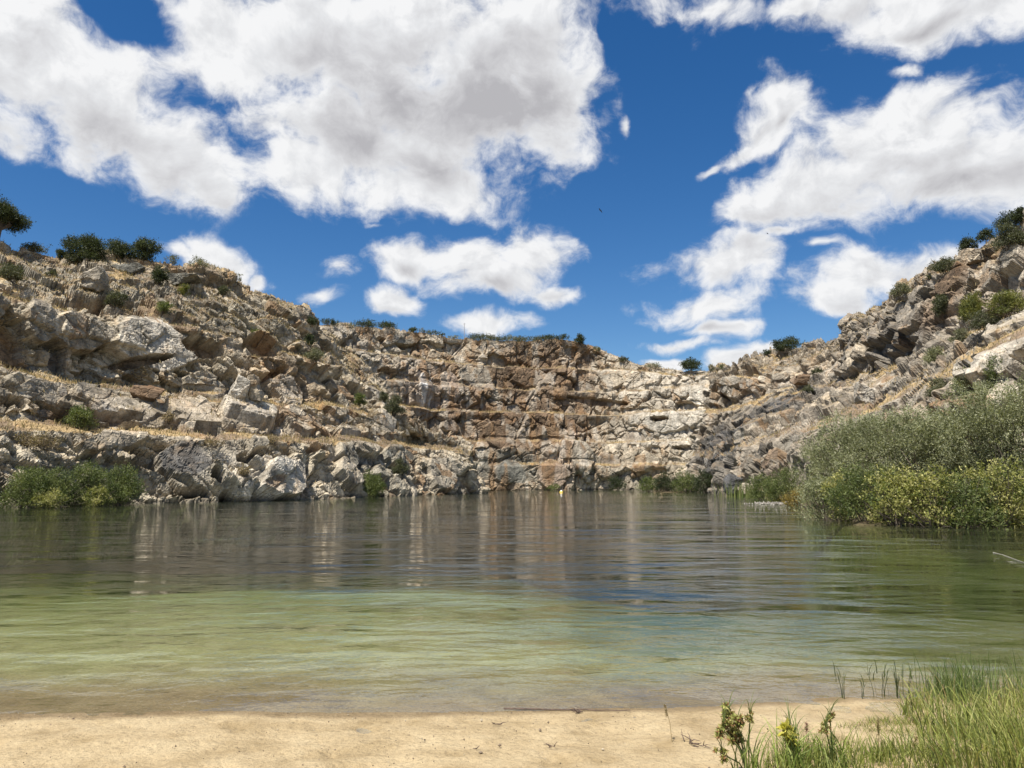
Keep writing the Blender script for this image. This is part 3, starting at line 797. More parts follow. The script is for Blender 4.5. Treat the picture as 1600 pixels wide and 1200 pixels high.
ccol = ramp(wt, sh, [(0.0, (0.95, 0.955, 0.965)), (0.22, (0.82, 0.83, 0.85)), (0.55, (0.68, 0.68, 0.70)), (1.0, (0.50, 0.495, 0.52))])
hs = wt.nodes.new('ShaderNodeHueSaturation'); hs.inputs['Saturation'].default_value = 1.33; hs.inputs['Hue'].default_value = 0.505; hs.inputs['Value'].default_value = 1.12
L(wt, sky.outputs[0], hs.inputs['Color'])
bs = wt.nodes.new('ShaderNodeBackground'); bs.inputs[1].default_value = 0.060; L(wt, hs.outputs[0], bs.inputs[0])
bc = wt.nodes.new('ShaderNodeBackground'); bc.inputs[1].default_value = 0.585; L(wt, ccol, bc.inputs[0])
ms = wt.nodes.new('ShaderNodeMixShader'); L(wt, cover, ms.inputs[0]); L(wt, bs.outputs[0], ms.inputs[1]); L(wt, bc.outputs[0], ms.inputs[2])
L(wt, ms.outputs[0], wo.inputs[0])
try:
    world.cycles.sampling_method = 'NONE'
except Exception: pass

vs = scene.view_settings
vs.view_transform = 'Standard'; vs.look = 'None'; vs.gamma = 1.0; vs.use_curve_mapping = False; vs.exposure = 0.72
scene.render.engine = 'CYCLES'
cy = scene.cycles
cy.use_denoising = True
cy.max_bounces = 7; cy.transparent_max_bounces = 12; cy.diffuse_bounces = 2; cy.glossy_bounces = 4
cy.sample_clamp_indirect = 4.0
# ------------------------------------------------------------------ helpers for plants and stones standing on the walls
ALLP = np.concatenate([t['P'] for t in TERR.values()])
ALLX = np.concatenate([t['px'] for t in TERR.values()]); ALLY = np.concatenate([t['py'] for t in TERR.values()]); ALLZ = np.concatenate([t['zc'] for t in TERR.values()])

def surf(px, py, r=4.0):
    """rock surface seen at a photo pixel"""
    for k in (1, 2, 4, 8, 16):
        m = np.where((np.abs(ALLX - px) < r * k) & (np.abs(ALLY - py) < r * k))[0]
        if len(m):
            z = ALLZ[m]; zmin = z.min()
            m = m[z < zmin + 2.5]
            i = m[np.argmin((ALLX[m] - px) ** 2 + (ALLY[m] - py) ** 2)]
            return ALLP[i].copy()
    return at(px, py, 100.0)

def foliage(rng, lumps, n, ll, lw, sp_len, k, up, pal, shell=(0.45, 1.05), droop=0.0):
    lumps = np.array(lumps, float)
    lumps[:, 3:5] = np.maximum(lumps[:, 3:5] - sp_len * 0.45, lumps[:, 3:5] * 0.45); lumps[:, 5] = np.maximum(lumps[:, 5] - sp_len * 0.35, lumps[:, 5] * 0.5)
    area = lumps[:, 3] * lumps[:, 5]
    ns = max(4, n // k)
    li = rng.choice(len(lumps), ns, p=area / area.sum())
    d = rng.normal(size=(ns, 3)); d /= np.linalg.norm(d, axis=1)[:, None]
    rad = shell[0] + (shell[1] - shell[0]) * rng.random(ns) ** 0.6
    rad *= 1 + 0.16 * np.sin(d[:, 0] * 5 + li) * np.cos(d[:, 2] * 4 + li * 2)
    rad *= np.where(rng.random(ns) < 0.08, 1 + 0.45 * rng.random(ns), 1.0)          # stray shoots
    p = lumps[li, :3] + d * lumps[li, 3:6] * rad[:, None]
    gap = max(lumps[:, 3].mean() * 0.55, 0.12)                                      # hollows between the boughs
    keep = vnoise(p + lumps[0, 0], gap, 9) * 0.7 + vnoise(p, gap * 2.2, 12) * 0.5 > (-0.10 if pal[-1][0] > 1.6 * pal[-1][2] and pal[-1][0] > 0.3 else -0.26)
    if keep.sum() > 20:
        d, li, p = d[keep], li[keep], p[keep]; ns = len(p)
    sd = d * 0.6 + np.array([0, 0, up]) + rng.normal(size=(ns, 3)) * 0.35
    sd /= np.linalg.norm(sd, axis=1)[:, None]
    pal = np.asarray(pal)
    ci = rng.integers(0, len(pal), ns)
    patch = vnoise(p, max(lumps[:, 3].mean() * 0.8, 0.3), 3) * 0.5 + 0.5
    ci = np.clip((patch * len(pal) + rng.normal(size=ns) * 0.7), 0, len(pal) - 1).astype(int)
    sc = pal[ci] * (0.75 + 0.5 * rng.random((ns, 1)))
    t = (np.arange(k) + 0.5) / k
    P = p[:, None, :] + sd[:, None, :] * (t[None, :, None] * sp_len) + rng.normal(size=(ns, k, 3)) * sp_len * 0.10
    P[:, :, 2] -= droop * (t ** 2)[None, :] * sp_len
    P = P.reshape(-1, 3); m = len(P)
    D = np.repeat(sd, k, 0) * 0.55 + rng.normal(size=(m, 3)) * 0.55; D /= np.linalg.norm(D, axis=1)[:, None]
    Sx = np.cross(D, rng.normal(size=(m, 3))); Sx /= np.linalg.norm(Sx, axis=1)[:, None] + 1e-9
    l = ll * (0.6 + 0.8 * rng.random((m, 1))); w = lw * (0.6 + 0.8 * rng.random((m, 1)))
    V = np.stack([P, P + D * l * 0.45 + Sx * w * 0.5, P + D * l, P + D * l * 0.45 - Sx * w * 0.5], 1).reshape(-1, 3)
    Cc = np.repeat(np.repeat(sc, k, 0) * (0.85 + 0.3 * rng.random((m, 1))), 4, 0)
    f = np.arange(m * 4).reshape(-1, 4)
    return V, f, Cc

PALS = dict(
    willow=[(0.13, 0.14, 0.065), (0.23, 0.24, 0.12), (0.34, 0.345, 0.19), (0.45, 0.45, 0.28)],
    greenwillow=[(0.07, 0.095, 0.028), (0.115, 0.145, 0.043), (0.165, 0.195, 0.062), (0.225, 0.245, 0.09)],
    yellow=[(0.11, 0.14, 0.035), (0.23, 0.24, 0.06), (0.36, 0.35, 0.11), (0.50, 0.46, 0.18)],
    golden=[(0.15, 0.13, 0.04), (0.30, 0.23, 0.06), (0.40, 0.29, 0.08)],
    oak=[(0.030, 0.042, 0.015), (0.05, 0.065, 0.025), (0.075, 0.09, 0.035), (0.10, 0.115, 0.05)],
    dark=[(0.035, 0.047, 0.02), (0.055, 0.07, 0.03), (0.08, 0.095, 0.042)],
    scrub=[(0.07, 0.08, 0.04), (0.11, 0.12, 0.06), (0.15, 0.15, 0.085)],
    broom=[(0.12, 0.14, 0.04), (0.18, 0.19, 0.05), (0.25, 0.24, 0.06)],
    pale=[(0.15, 0.16, 0.085), (0.20, 0.20, 0.12), (0.25, 0.24, 0.15)],
    dry=[(0.22, 0.16, 0.09), (0.30, 0.23, 0.13), (0.36, 0.28, 0.17)])
PALS = {k: [tuple(0.78 * c for c in q) for q in v] for k, v in PALS.items()}

def plant(name, base, w, h, kind, label, cat, group=None, seed=0, leaf=None, dense=4.0, nl=None, dome=True, trunk=True, depth=None, up=0.5, stems=None, parts=('crown', 'trunk'), low=0.12, sp=None, shell=(0.45, 1.05)):
    """one tree or shrub: an empty at its foot > crown of leaves, trunk with limbs"""
    rng = np.random.default_rng(seed + 1000)
    base = np.asarray(base, float)
    dist = np.linalg.norm(base - np.array([0, 0, HC]))
    pxm = dist / 769.0                                   # metres in one picture pixel there
    depth = depth or w * 0.85
    root = empty(name, base)
    tag(root, label, cat, group)
    nl = nl or max(6, int(7 + 6 * min(1.5, w / 5)))
    lumps = []
    for i in range(nl):
        a = rng.uniform(0, 2 * PI); r = math.sqrt(rng.random()) * 0.36
        cx, cy = math.cos(a) * r * w, math.sin(a) * r * depth
        zt = 1 - (r / 0.5) ** 2 * 0.55
        cz = h * (low + 0.14 + (zt - 0.36 - low) * rng.uniform(0.25, 1.0))
        s = rng.uniform(0.75, 1.2)
        lumps.append((cx, cy, cz, w * 0.19 * s * rng.uniform(.8, 1.3), depth * 0.19 * s, h * 0.19 * s))
    lumps.append((rng.uniform(-.12, .12) * w, 0, h * 0.66, w * 0.20, depth * 0.22, h * 0.25))
    if low < 0.12:                                # foliage down to the ground all round
        for i in range(nl):
            a = 2 * PI * (i + rng.random()) / nl; r = rng.uniform(0.16, 0.34) * (0.62 if kind == 'yellow' else 1); s = rng.uniform(0.75, 1.15)
            lumps.append((math.cos(a) * r * w, math.sin(a) * r * depth, h * rng.uniform(0.10, 0.26), w * 0.17 * s, depth * 0.17 * s, h * 0.17 * s))
    lumps = np.array(lumps)
    lumps[:, 2] = np.maximum(lumps[:, 2], lumps[:, 5] * (0.9 if low > 0.12 else 0.45) + h * low * 0.2)
    ll, lw = leaf if leaf else (0.16, 0.06)
    ll = max(ll, 1.25 * pxm); lw = max(lw, 0.55 * pxm)
    ar = w * h * 0.8
    n = int(min(60000, max(120, dense * ar / (ll * lw * 0.5))))
    V, f, cc = foliage(rng, lumps, n, ll, lw, sp or min(ll * 3.2, 0.16 * w), 6, up, PALS[kind], shell)
    V[:, 2] = np.maximum(V[:, 2], -0.25)
    mesh_obj(parts[0], V, f, LEAF, root, cc)
    if trunk:
        paths = []
        ns = stems or (1 if name.endswith(('oak', 'tree')) else 3)
        r0 = max(0.02, 0.045 * h if ns == 1 else 0.022 * h)
        if ns == 1:
            fork = np.array([0.04 * w, 0, h * 0.28])
            paths.append(([(0, 0, -0.3), (0.01 * w, 0, h * 0.1), fork], [r0 * 1.3, r0, r0 * 0.8]))
        for lmp in lumps[:nl + 1]:
            s = fork if ns == 1 else np.array([rng.uniform(-.08, .08) * w, rng.uniform(-.08, .08) * depth, -0.25])
            e = lmp[:3] + np.array([0, 0, lmp[5] * 0.4]); mid = (s + e) / 2 + rng.normal(size=3) * 0.05 * h
            paths.append(([s, mid, e], [r0 * 0.6, r0 * 0.4, r0 * 0.12]))
        if w > 2.0 and dist < 85:                        # bare twigs poking through the leaves
            for _ in range(26):
                d_ = rng.normal(size=3); d_[2] = abs(d_[2]) * 0.8; d_ /= np.linalg.norm(d_)
                e = d_ * np.array([w, depth, h]) * np.array([.5, .5, .98]) * rng.uniform(0.85, 1.06)
                s = e * rng.uniform(0.35, 0.55) ; m_ = (s + e) / 2 + rng.normal(size=3) * 0.08
                paths.append(([s * np.array([.6, .6, .7]), m_, e], [0.018, 0.012, 0.006]))
        tv, tf = curve_tubes(paths, 5)
        mesh_obj(parts[1], tv, tf, BARK, root)
    return root

def on_wall(px, py, w_px, h_px, name, kind, label, cat, group=None, seed=0, dz=0.0, **kw):
    b = surf(px, py); b[2] += dz
    kw['dense'] = kw.get('dense', 4.0) * (2.2 if kw.get('dense', 4.0) > 1.5 else 1.4)
    kw.setdefault('shell', (0.1, 1.0))
    if name != 'holm_oak': kw.setdefault('low', 0.0)
    m = np.linalg.norm(b - np.array([0, 0, HC])) / F
    return plant(name, b, w_px * m, h_px * m, kind, label, cat, group, seed, **kw)

G_RIM = 'evergreen oaks along the quarry rim'
G_WALL = 'shrubs growing on the rock ledges'
G_FARRIM = 'bushes on the far rim'
# trees of the left summit
on_wall(-6, 382, 78, 70, 'holm_oak', 'oak', 'evergreen oak cut by the left edge of the picture, leaning from the rocky summit', 'tree', G_RIM, 1, low=0.3, dense=3)
on_wall(133, 407, 66, 46, 'holm_oak', 'oak', 'largest dark evergreen oak, standing on the left summit', 'tree', G_RIM, 2, low=0.09, dz=-0.5)
on_wall(182, 404, 50, 30, 'holm_oak', 'oak', 'low evergreen oak squeezed between the two rounder oaks of the summit', 'tree', G_RIM, 3, low=0.08)
on_wall(224, 407, 48, 34, 'holm_oak', 'oak', 'round evergreen oak at the right end of the summit row above bare rocks', 'tree', G_RIM, 4, low=0.06)
on_wall(93, 404, 15, 14, 'shrub', 'dark', 'small round shrub left of the largest summit oak', 'shrub', G_RIM, 5)
on_wall(52, 392, 44, 8, 'shrub', 'scrub', 'flat low shrub on the straw slope near the left edge oak', 'shrub', G_RIM, 6)
on_wall(118, 412, 46, 14, 'shrub', 'scrub', 'olive undershrub spreading at the foot of the largest summit oak', 'shrub', G_RIM, 66)
on_wall(267, 418, 24, 20, 'broom_bush', 'pale', 'pale thin broom bush on the summit just past the last oak', 'shrub', G_RIM, 7, dense=1.3, up=1.2)
on_wall(308, 422, 38, 20, 'broom_bush', 'pale', 'wide pale broom bush on top of the bare summit outcrop', 'shrub', G_RIM, 8, dense=1.2, up=1.2)
on_wall(372, 442, 14, 18, 'broom_bush', 'pale', 'thin spindly broom at the right shoulder of the summit outcrop', 'shrub', G_RIM, 9, dense=0.9, up=1.3)
# shrubs on the left wall
for i, (px, py, w, h, kind, lab) in enumerate([
    (249, 444, 28, 30, 'dark', 'dark round evergreen bush against the pale summit outcrop'),
    (255, 490, 32, 18, 'greenwillow', 'low green bush on the straw slope under the summit outcrop'),
    (180, 477, 30, 24, 'scrub', 'grey green bush beside the dark overhang of the left slope'),
    (284, 462, 24, 18, 'broom', 'thin light green bush below the summit outcrop'),
    (348, 462, 22, 14, 'scrub', 'small grey green bush under the right shoulder of the summit'),
    (81, 430, 14, 10, 'scrub', 'tiny olive tuft among the upper left rubble'),
    (18, 436, 44, 22, 'scrub', 'dull olive bush in the upper left rubble by the picture edge'),
    (393, 530, 24, 20, 'greenwillow', 'small green bush right above the rust coloured cave'),
    (126, 668, 46, 34, 'greenwillow', 'bright green rounded bush on the lowest straw ledge of the left wall'),
    (493, 560, 34, 20, 'pale', 'pale silvery bush on the ledge beside a grey slab'),
    (483, 541, 20, 20, 'dark', 'dark green bush just above the pale silvery one'),
    (562, 634, 22, 24, 'greenwillow', 'green bush perched on the rock nose left of the white streak'),
    (615, 650, 34, 34, 'scrub', 'grey green bush hanging in the gully below the white streak'),
    (600, 626, 18, 16, 'scrub', 'small olive bush at the top of the gully'),
    (578, 778, 54, 46, 'greenwillow', 'leafy green bush at the waterline below the left promontory'),
    (625, 745, 26, 28, 'scrub', 'dull bush in a cleft of the promontory above the water'),
    (425, 697, 40, 14, 'dry', 'brown dry thicket on the lip of the lowest ledge'),
    (330, 700, 34, 14, 'dry', 'straw coloured scrub hanging below the lowest ledge'),
    (60, 702, 60, 24, 'dry', 'brown withered scrub above the big shoreline willows'),
    (380, 745, 24, 22, 'dry', 'reddish dry bush between pale blocks near the water'),
    (262, 660, 18, 18, 'dry', 'dark brown dry bush beside the cream cliff block'),
    (220, 590, 46, 14, 'dry', 'dry brown scrub on the middle ledge left of the rust slope')]):
    on_wall(px, py, w, h, 'shrub', kind, lab, 'shrub', G_WALL, 20 + i, dense=3.0 if kind != 'dry' else 1.6)
# willows along the left shore
G_SH = 'willows along the shore'
for i, (px, D, w, h, kind, lab) in enumerate([
    (38, 56.5, 4.2, 3.3, 'greenwillow', 'green willow bush at the left end of the left shore thicket'),
    (92, 58.5, 4.6, 3.2, 'greenwillow', 'green willow bush behind the yellow one on the left shore'),
    (140, 60.5, 4.8, 3.7, 'greenwillow', 'tallest green willow in the middle of the left shore thicket'),
    (188, 63.0, 3.8, 3.6, 'greenwillow', 'green willow at the right end of the left shore thicket against rocks'),
    (78, 56.0, 2.8, 1.5, 'yellow', 'low yellowing willow in front of the left shore thicket'),
    (150, 59.0, 2.0, 1.8, 'yellow', 'small yellow green sprig in the left shore thicket')]):
    p = at(px, 780, D); p[2] = -0.1
    plant('willow_bush', p, w, h, kind, lab, 'shrub', G_SH, 60 + i, leaf=(0.14, 0.05), low=0.02, dense=5)
# far rim
for i, (px, py, w, h, name, kind, lab) in enumerate([
    (486, 508, 24, 24, 'holm_oak', 'oak', 'dark oak peeping out behind the left rock shoulder'),
    (517, 508, 30, 16, 'holm_oak', 'oak', 'dark oak on the far rim next to the left shoulder'),
    (547, 510, 16, 12, 'broom_bush', 'pale', 'pale bush between two dark oaks of the far rim'),
    (573, 511, 40, 16, 'holm_oak', 'oak', 'broad low oak on the straw edge of the far rim'),
    (607, 513, 34, 18, 'holm_oak', 'oak', 'broad dark oak at the right end of the far rim row'),
    (647, 518, 16, 15, 'holm_oak', 'oak', 'small round oak alone on the far rim, left of the mast'),
    (660, 519, 14, 10, 'shrub', 'scrub', 'olive bush touching the small round rim oak'),
    (676, 520, 18, 8, 'shrub', 'scrub', 'flat bush between the small rim oak and the mast'),
    (692, 521, 10, 8, 'shrub', 'dark', 'little dark bush left of the mast'),
    (710, 525, 18, 8, 'shrub', 'pale', 'pale tuft at the foot of the mast'),
    (750, 530, 34, 17, 'shrub', 'scrub', 'dome shaped olive bush right of the mast'),
    (775, 533, 26, 13, 'shrub', 'scrub', 'olive bush right of the dome shaped bush'),
    (795, 534, 26, 14, 'shrub', 'pale', 'greyish bush left of the tall rim bush'),
    (817, 534, 26, 15, 'shrub', 'scrub', 'tallest of the grey green bushes in the middle of the rim row'),
    (838, 533, 24, 13, 'shrub', 'scrub', 'bush over the brown cliff, left of the two dark ones'),
    (858, 532, 24, 13, 'shrub', 'dark', 'dark bush over the brown cliff'),
    (878, 531, 20, 12, 'shrub', 'dark', 'last dark bush before the single black green oak'),
    (907, 537, 20, 18, 'holm_oak', 'oak', 'single black green oak where the far rim starts to drop'),
    (932, 550, 16, 10, 'broom_bush', 'pale', 'thin pale broom on the falling rim right of the single oak'),
    (975, 566, 16, 9, 'shrub', 'scrub', 'small scrub on the rubble slope of the falling rim'),
    (1022, 576, 26, 9, 'shrub', 'pale', 'pale low scrub left of the saddle oak'),
    (1081, 580, 34, 21, 'holm_oak', 'oak', 'dark oak standing alone in the saddle of the rim'),
    (1113, 579, 12, 11, 'broom_bush', 'pale', 'pale broom right of the saddle oak'),
    (1128, 579, 14, 9, 'broom_bush', 'pale', 'lower pale broom at the foot of the right rubble slope'),
    (1198, 554, 14, 8, 'shrub', 'dark', 'small dark bush beside the big rim bush on the right'),
    (1231, 551, 50, 22, 'shrub', 'dark', 'big grey green bush on the rubble rim right of the saddle')]):
    if px < 900: h *= 0.5; w *= 1.1 if name == 'holm_oak' else 1.35
    if px < 900 and kind == 'scrub': kind = 'pale' if i % 3 == 0 else 'scrub'
    on_wall(px, py, w, h, name, kind, lab, 'tree' if name == 'holm_oak' else 'shrub', G_FARRIM, 90 + i, dense=3.2 if kind != 'pale' else 1.8, low=0.03)
# right wall
for i, (px, py, w, h, kind, lab) in enumerate([
    (1262, 614, 22, 12, 'scrub', 'small green bush on the dark right wall above the shaded ledge'),
    (1276, 587, 16, 12, 'scrub', 'small olive bush in the rubble of the right wall'),
    (1408, 462, 34, 18, 'pale', 'silvery bush on the rim left of the upper right bushes'),
    (1480, 424, 44, 20, 'scrub', 'wide olive bush on the right rim below the big boulder'),
    (1455, 436, 12, 8, 'scrub', 'tiny round bush on the right rim'),
    (1515, 396, 28, 24, 'dark', 'dark green bush hanging over the rim boulder on the right'),
    (1538, 372, 26, 18, 'dark', 'dark bush higher up the right rim'),
    (1575, 388, 50, 34, 'scrub', 'large olive bush near the top right corner'),
    (1578, 356, 44, 22, 'dark', 'dark scrub at the top of the right rim'),
    (1596, 346, 24, 20, 'dark', 'dark bush cut by the right edge at the top of the rim'),
    (1478, 492, 34, 34, 'scrub', 'dull green bush under the dark overhang'),
    (1522, 500, 40, 42, 'broom', 'yellow green broom under the upper right rocks'),
    (1575, 492, 60, 36, 'broom', 'wide yellow green broom at the right edge'),
    (1540, 515, 50, 26, 'scrub', 'grey green bush below the yellow green brooms'),
    (1500, 535, 30, 20, 'pale', 'pale green bush at the end of the straw ledge'),
    (1465, 620, 40, 28, 'pale', 'pale yellow green bush on the straw ledge above the willows'),
    (1470, 575, 44, 30, 'willow', 'grey green bush on the rocks left of the cream slab'),
    (1520, 610, 50, 34, 'willow', 'olive bush below the cream slab'),
    (1570, 600, 60, 44, 'greenwillow', 'leafy bush on the slope at the right edge, above the willows'),
    (1560, 640, 60, 50, 'willow', 'grey willow on the slope behind the tall thicket')]):
    on_wall(px, py, w, h, 'shrub', kind, lab, 'shrub', G_WALL, 130 + i, dense=3.0)

# willows of the right bank
for i, (px, D, w, h, kind, lab, nm) in enumerate([
    (1303, 52, 5.4, 5.6, 'willow', 'grey green willow at the left end of the tall right bank thicket', 'willow_bush'),
    (1335, 49, 6.2, 6.3, 'willow', 'grey willow second from the left in the tall right bank thicket', 'willow_bush'),
    (1395, 46, 6.6, 5.7, 'willow', 'broad grey willow in the middle of the tall right bank thicket', 'willow_bush'),
    (1455, 43, 6.6, 5.6, 'willow', 'greener willow below the notch in the rocks of the right wall', 'willow_bush'),
    (1515, 42, 6.2, 6.6, 'willow', 'tall grey willow before the last one on the right bank', 'willow_bush'),
    (1580, 40, 7.4, 6.4, 'willow', 'dense green willow filling the right edge of the bank', 'willow_bush'),
    (1655, 38, 7.0, 7.0, 'willow', 'willow running out of the right edge of the picture', 'willow_bush'),
    (1228, 72, 4.2, 3.4, 'greenwillow', 'dark green bush under the stony fan, left of the willow thicket', 'willow_bush'),
    (1195, 80, 4.0, 3.0, 'greenwillow', 'low green bush between the reeds and the willow thicket', 'willow_bush'),
    (1215, 76, 2.6, 1.9, 'broom', 'fresh light green bush in front of the darker bushes beyond the thicket', 'willow_bush'),
    (1243, 58, 2.2, 1.7, 'golden', 'tan and gold half dry bush over the pale gravel spit', 'willow_bush'),
    (1290, 40, 3.2, 2.4, 'willow', 'silvery low willow leaning over the water at the left tip of the bank', 'willow_bush'),
    (1318, 38.5, 2.4, 2.8, 'yellow', 'narrow yellow green bush at the left front of the thicket', 'willow_bush'),
    (1352, 36, 3.6, 2.6, 'greenwillow', 'green bush between the golden bush and the big yellow ones', 'willow_bush'),
    (1400, 34.5, 3.4, 2.9, 'yellow', 'first big yellow bush of the water edge, beside the green one', 'willow_bush'),
    (1455, 33.5, 3.4, 3.0, 'yellow', 'pale yellow bush with dark gaps in the middle of the water edge', 'willow_bush'),
    (1512, 33, 3.2, 2.6, 'greenwillow', 'dark green bush with a black hollow between yellow bushes', 'willow_bush'),
    (1560, 33.5, 3.8, 3.7, 'yellow', 'tallest yellow bush of the water edge near the right side', 'willow_bush'),
    (1625, 33, 3.6, 3.2, 'yellow', 'yellow bush at the right edge above the floating branches', 'willow_bush')]):
    p = at(px, 780, D); p[2] = float(ground_z(np.array([p[0]]), np.array([p[1]]))[0]); p[2] = max(p[2], -0.25)
    plant(nm, p, w, h, kind, lab, 'shrub', G_SH, 170 + i, leaf=(0.15, 0.045) if kind != 'yellow' else (0.13, 0.065), dense=4.2, low=0.02, nl=12, up=0.7 if kind != 'yellow' else 0.35)
# dark thicket at the far right foot
for i, (px, D, w, h, lab) in enumerate([
    (1012, 131, 4.6, 2.6, 'lowest bush at the left end of the shaded far thicket'),
    (1042, 129, 5.0, 3.6, 'shaded dark bush second from the left at the far shore'),
    (1072, 127, 5.2, 4.2, 'shaded dark bush in the middle of the far thicket'),
    (1102, 124, 5.0, 4.2, 'shaded dark bush next to the black rock nose')]):
    p = at(px, 765, D); p[2] = 0.0
    plant('willow_bush', p, w, h, 'dark' if i % 2 else 'greenwillow', lab, 'shrub', 'bushes at the far shore', 200 + i, low=0.02)
for i, (px, D, w, h, kind, lab) in enumerate([(965, 151, 4.4, 2.6, 'dark', 'round dark bush at the foot of the pale far wall'), (866, 149.5, 2.6, 1.3, 'greenwillow', 'small green tuft at the foot of the pinkish slab')]):
    p = at(px, 765, D); p[2] = 0.0
    plant('shrub', p, w, h, kind, lab, 'shrub', 'bushes at the far shore', 210 + i, low=0.02)
# ------------------------------------------------------------------ blades: grass, reeds, sedges
def blades(rng, base, dirs, length, width, bend, segs=4, cols=None):
    """curved grass blades. base (n,3), dirs (n,2) lean direction, length/width/bend (n)"""
    n = len(base)
    t = np.linspace(0, 1, segs + 1)
    up = np.array([0, 0, 1.0])
    hd = np.concatenate([dirs, np.zeros((n, 1))], 1)
    ang = bend[:, None] * (0.35 * t[None, :] + 0.65 * t[None, :] ** 2)
    ds = length[:, None] / segs
    px_ = np.cumsum(np.concatenate([np.zeros((n, 1)), np.sin(ang[:, 1:]) * ds], 1), 1)
    pz_ = np.cumsum(np.concatenate([np.zeros((n, 1)), np.cos(ang[:, 1:]) * ds], 1), 1)
    P = base[:, None, :] + hd[:, None, :] * px_[:, :, None] + up * pz_[:, :, None]
    yaw = rng.uniform(0, 2 * PI, n)
    side = np.stack([np.cos(yaw), np.sin(yaw), np.zeros(n)], 1)
    wt = (1 - t ** 1.7) * 0.97 + 0.03
    W = width[:, None] * wt[None, :] * 0.5
    Lf = P - side[:, None, :] * W[:, :, None]; Rt = P + side[:, None, :] * W[:, :, None]
    V = np.stack([Lf, Rt], 2).reshape(n, -1, 3)
    k = 2 * (segs + 1)
    i = np.arange(n)[:, None] * k + np.arange(segs)[None, :] * 2
    f = np.stack([i, i + 1, i + 3, i + 2], -1).reshape(-1, 4)
    cc = None
    if cols is not None: cc = np.repeat(cols, k, 0)
    return V.reshape(-1, 3), f, cc, P

def gz_at(x, y):
    return ground_z(np.asarray(x, float), np.asarray(y, float))

GRASS = leaf_material('grass_blades', 0.30, 0.5)
def pick(rng, pal, n, var=0.25):
    pal = np.asarray(pal) * 0.78
    return pal[rng.integers(0, len(pal), n)] * (1 - var + 2 * var * rng.random((n, 1)))
GREEN = [(0.21, 0.25, 0.05), (0.30, 0.33, 0.08), (0.42, 0.42, 0.13), (0.12, 0.15, 0.04)]
STRAW = [(0.40, 0.31, 0.14), (0.33, 0.25, 0.11), (0.46, 0.37, 0.19)]

def ground_pt(px, py, z=None):
    """beach point under a photo pixel"""
    lo, hi = 2.5, 60.0
    for _ in range(50):
        m = (lo + hi) / 2
        p = at(px, py, m)
        if p[2] > float(gz_at(p[0:1], p[1:2])[0]): lo = m
        else: hi = m
    p = at(px, py, hi); p[2] = float(gz_at(p[0:1], p[1:2])[0])
    return p

def patch(name, label, kind, n, poly, pal, lrange, wrange, brange, seed, clump=0.5, lean=None):
    """blades over a patch of ground outlined on the ground (x,y)"""
    rng = np.random.default_rng(seed)
    poly = np.asarray(poly)
    lo, hi = poly.min(0), poly.max(0)
    pts = []
    cl = rng.uniform(lo, hi, size=(max(8, n // 60), 2))
    while sum(len(a) for a in pts) < n:
        c = cl[rng.integers(0, len(cl), n)] + rng.normal(size=(n, 2)) * 0.10
        u = rng.uniform(lo, hi, size=(n, 2))
        q = np.where(rng.random((n, 1)) < clump, c, u)
        x, y = q[:, 0], q[:, 1]
        ins = np.zeros(n, bool); j = len(poly) - 1
        for i in range(len(poly)):
            cond = ((poly[i, 1] > y) != (poly[j, 1] > y))
            xx = (poly[j, 0] - poly[i, 0]) * (y - poly[i, 1]) / (poly[j, 1] - poly[i, 1] + 1e-12) + poly[i, 0]
            ins ^= cond & (x < xx); j = i
        pts.append(q[ins])
    q = np.concatenate(pts)[:n]
    base = np.concatenate([q, (gz_at(q[:, 0], q[:, 1]) - 0.02)[:, None]], 1)
    a = rng.uniform(0, 2 * PI, n)
    d = np.stack([np.cos(a), np.sin(a)], 1)
    if lean is not None:
        d = d * 0.7 + np.array(lean); d /= np.linalg.norm(d, axis=1)[:, None] + 1e-9
    V, f, cc, _ = blades(rng, base, d, rng.uniform(*lrange, n), rng.uniform(*wrange, n), rng.uniform(*brange, n), 4, pick(rng, pal, n))
    o = mesh_obj(name, V, f, GRASS, None, cc)
    tag(o, label, None, None, kind)
    return o

def gxy(px, py, z=0.06):
    p = at(px, py, 5.0); t = (z - HC) / (p[2] - HC); return (p[0] * t, p[1] * t)
# bank grass on the right of the beach
patch('grass', 'tangled yellow green grass covering the right end of the beach', 'stuff', 2300,
      [gxy(1395, 1098), gxy(1470, 1088), gxy(1660, 1090), gxy(1660, 1230), gxy(1500, 1230), gxy(1430, 1190), gxy(1440, 1140)], GREEN + STRAW[:1] + GREEN[1:3], (0.08, 0.38), (0.004, 0.012), (0.2, 2.3), 300, 0.8, (-0.35, 0.15))
patch('grass', 'thin creeping grass runners over the open sand beside the bank', 'stuff', 900,
      [gxy(1310, 1140), gxy(1370, 1122), gxy(1440, 1120), gxy(1450, 1165), gxy(1340, 1150)], GREEN + STRAW[:1], (0.05, 0.14), (0.003, 0.006), (0.9, 1.7), 301, 0.8)
patch('grass', 'fresh green grass filling the lower right corner', 'stuff', 1500,
      [gxy(1200, 1192), gxy(1300, 1178), gxy(1400, 1180), gxy(1480, 1195), gxy(1480, 1240), gxy(1180, 1240)], GREEN, (0.08, 0.26), (0.004, 0.009), (0.2, 1.6), 302, 0.7)
patch('grass', 'long arching grass leaning over the bank at the right edge', 'stuff', 420,
      [gxy(1400, 1165), gxy(1470, 1130), gxy(1660, 1120), gxy(1660, 1250), gxy(1420, 1250)], GREEN, (0.28, 0.55), (0.005, 0.011), (0.5, 1.7), 304, 0.8, (-0.6, 0.2))
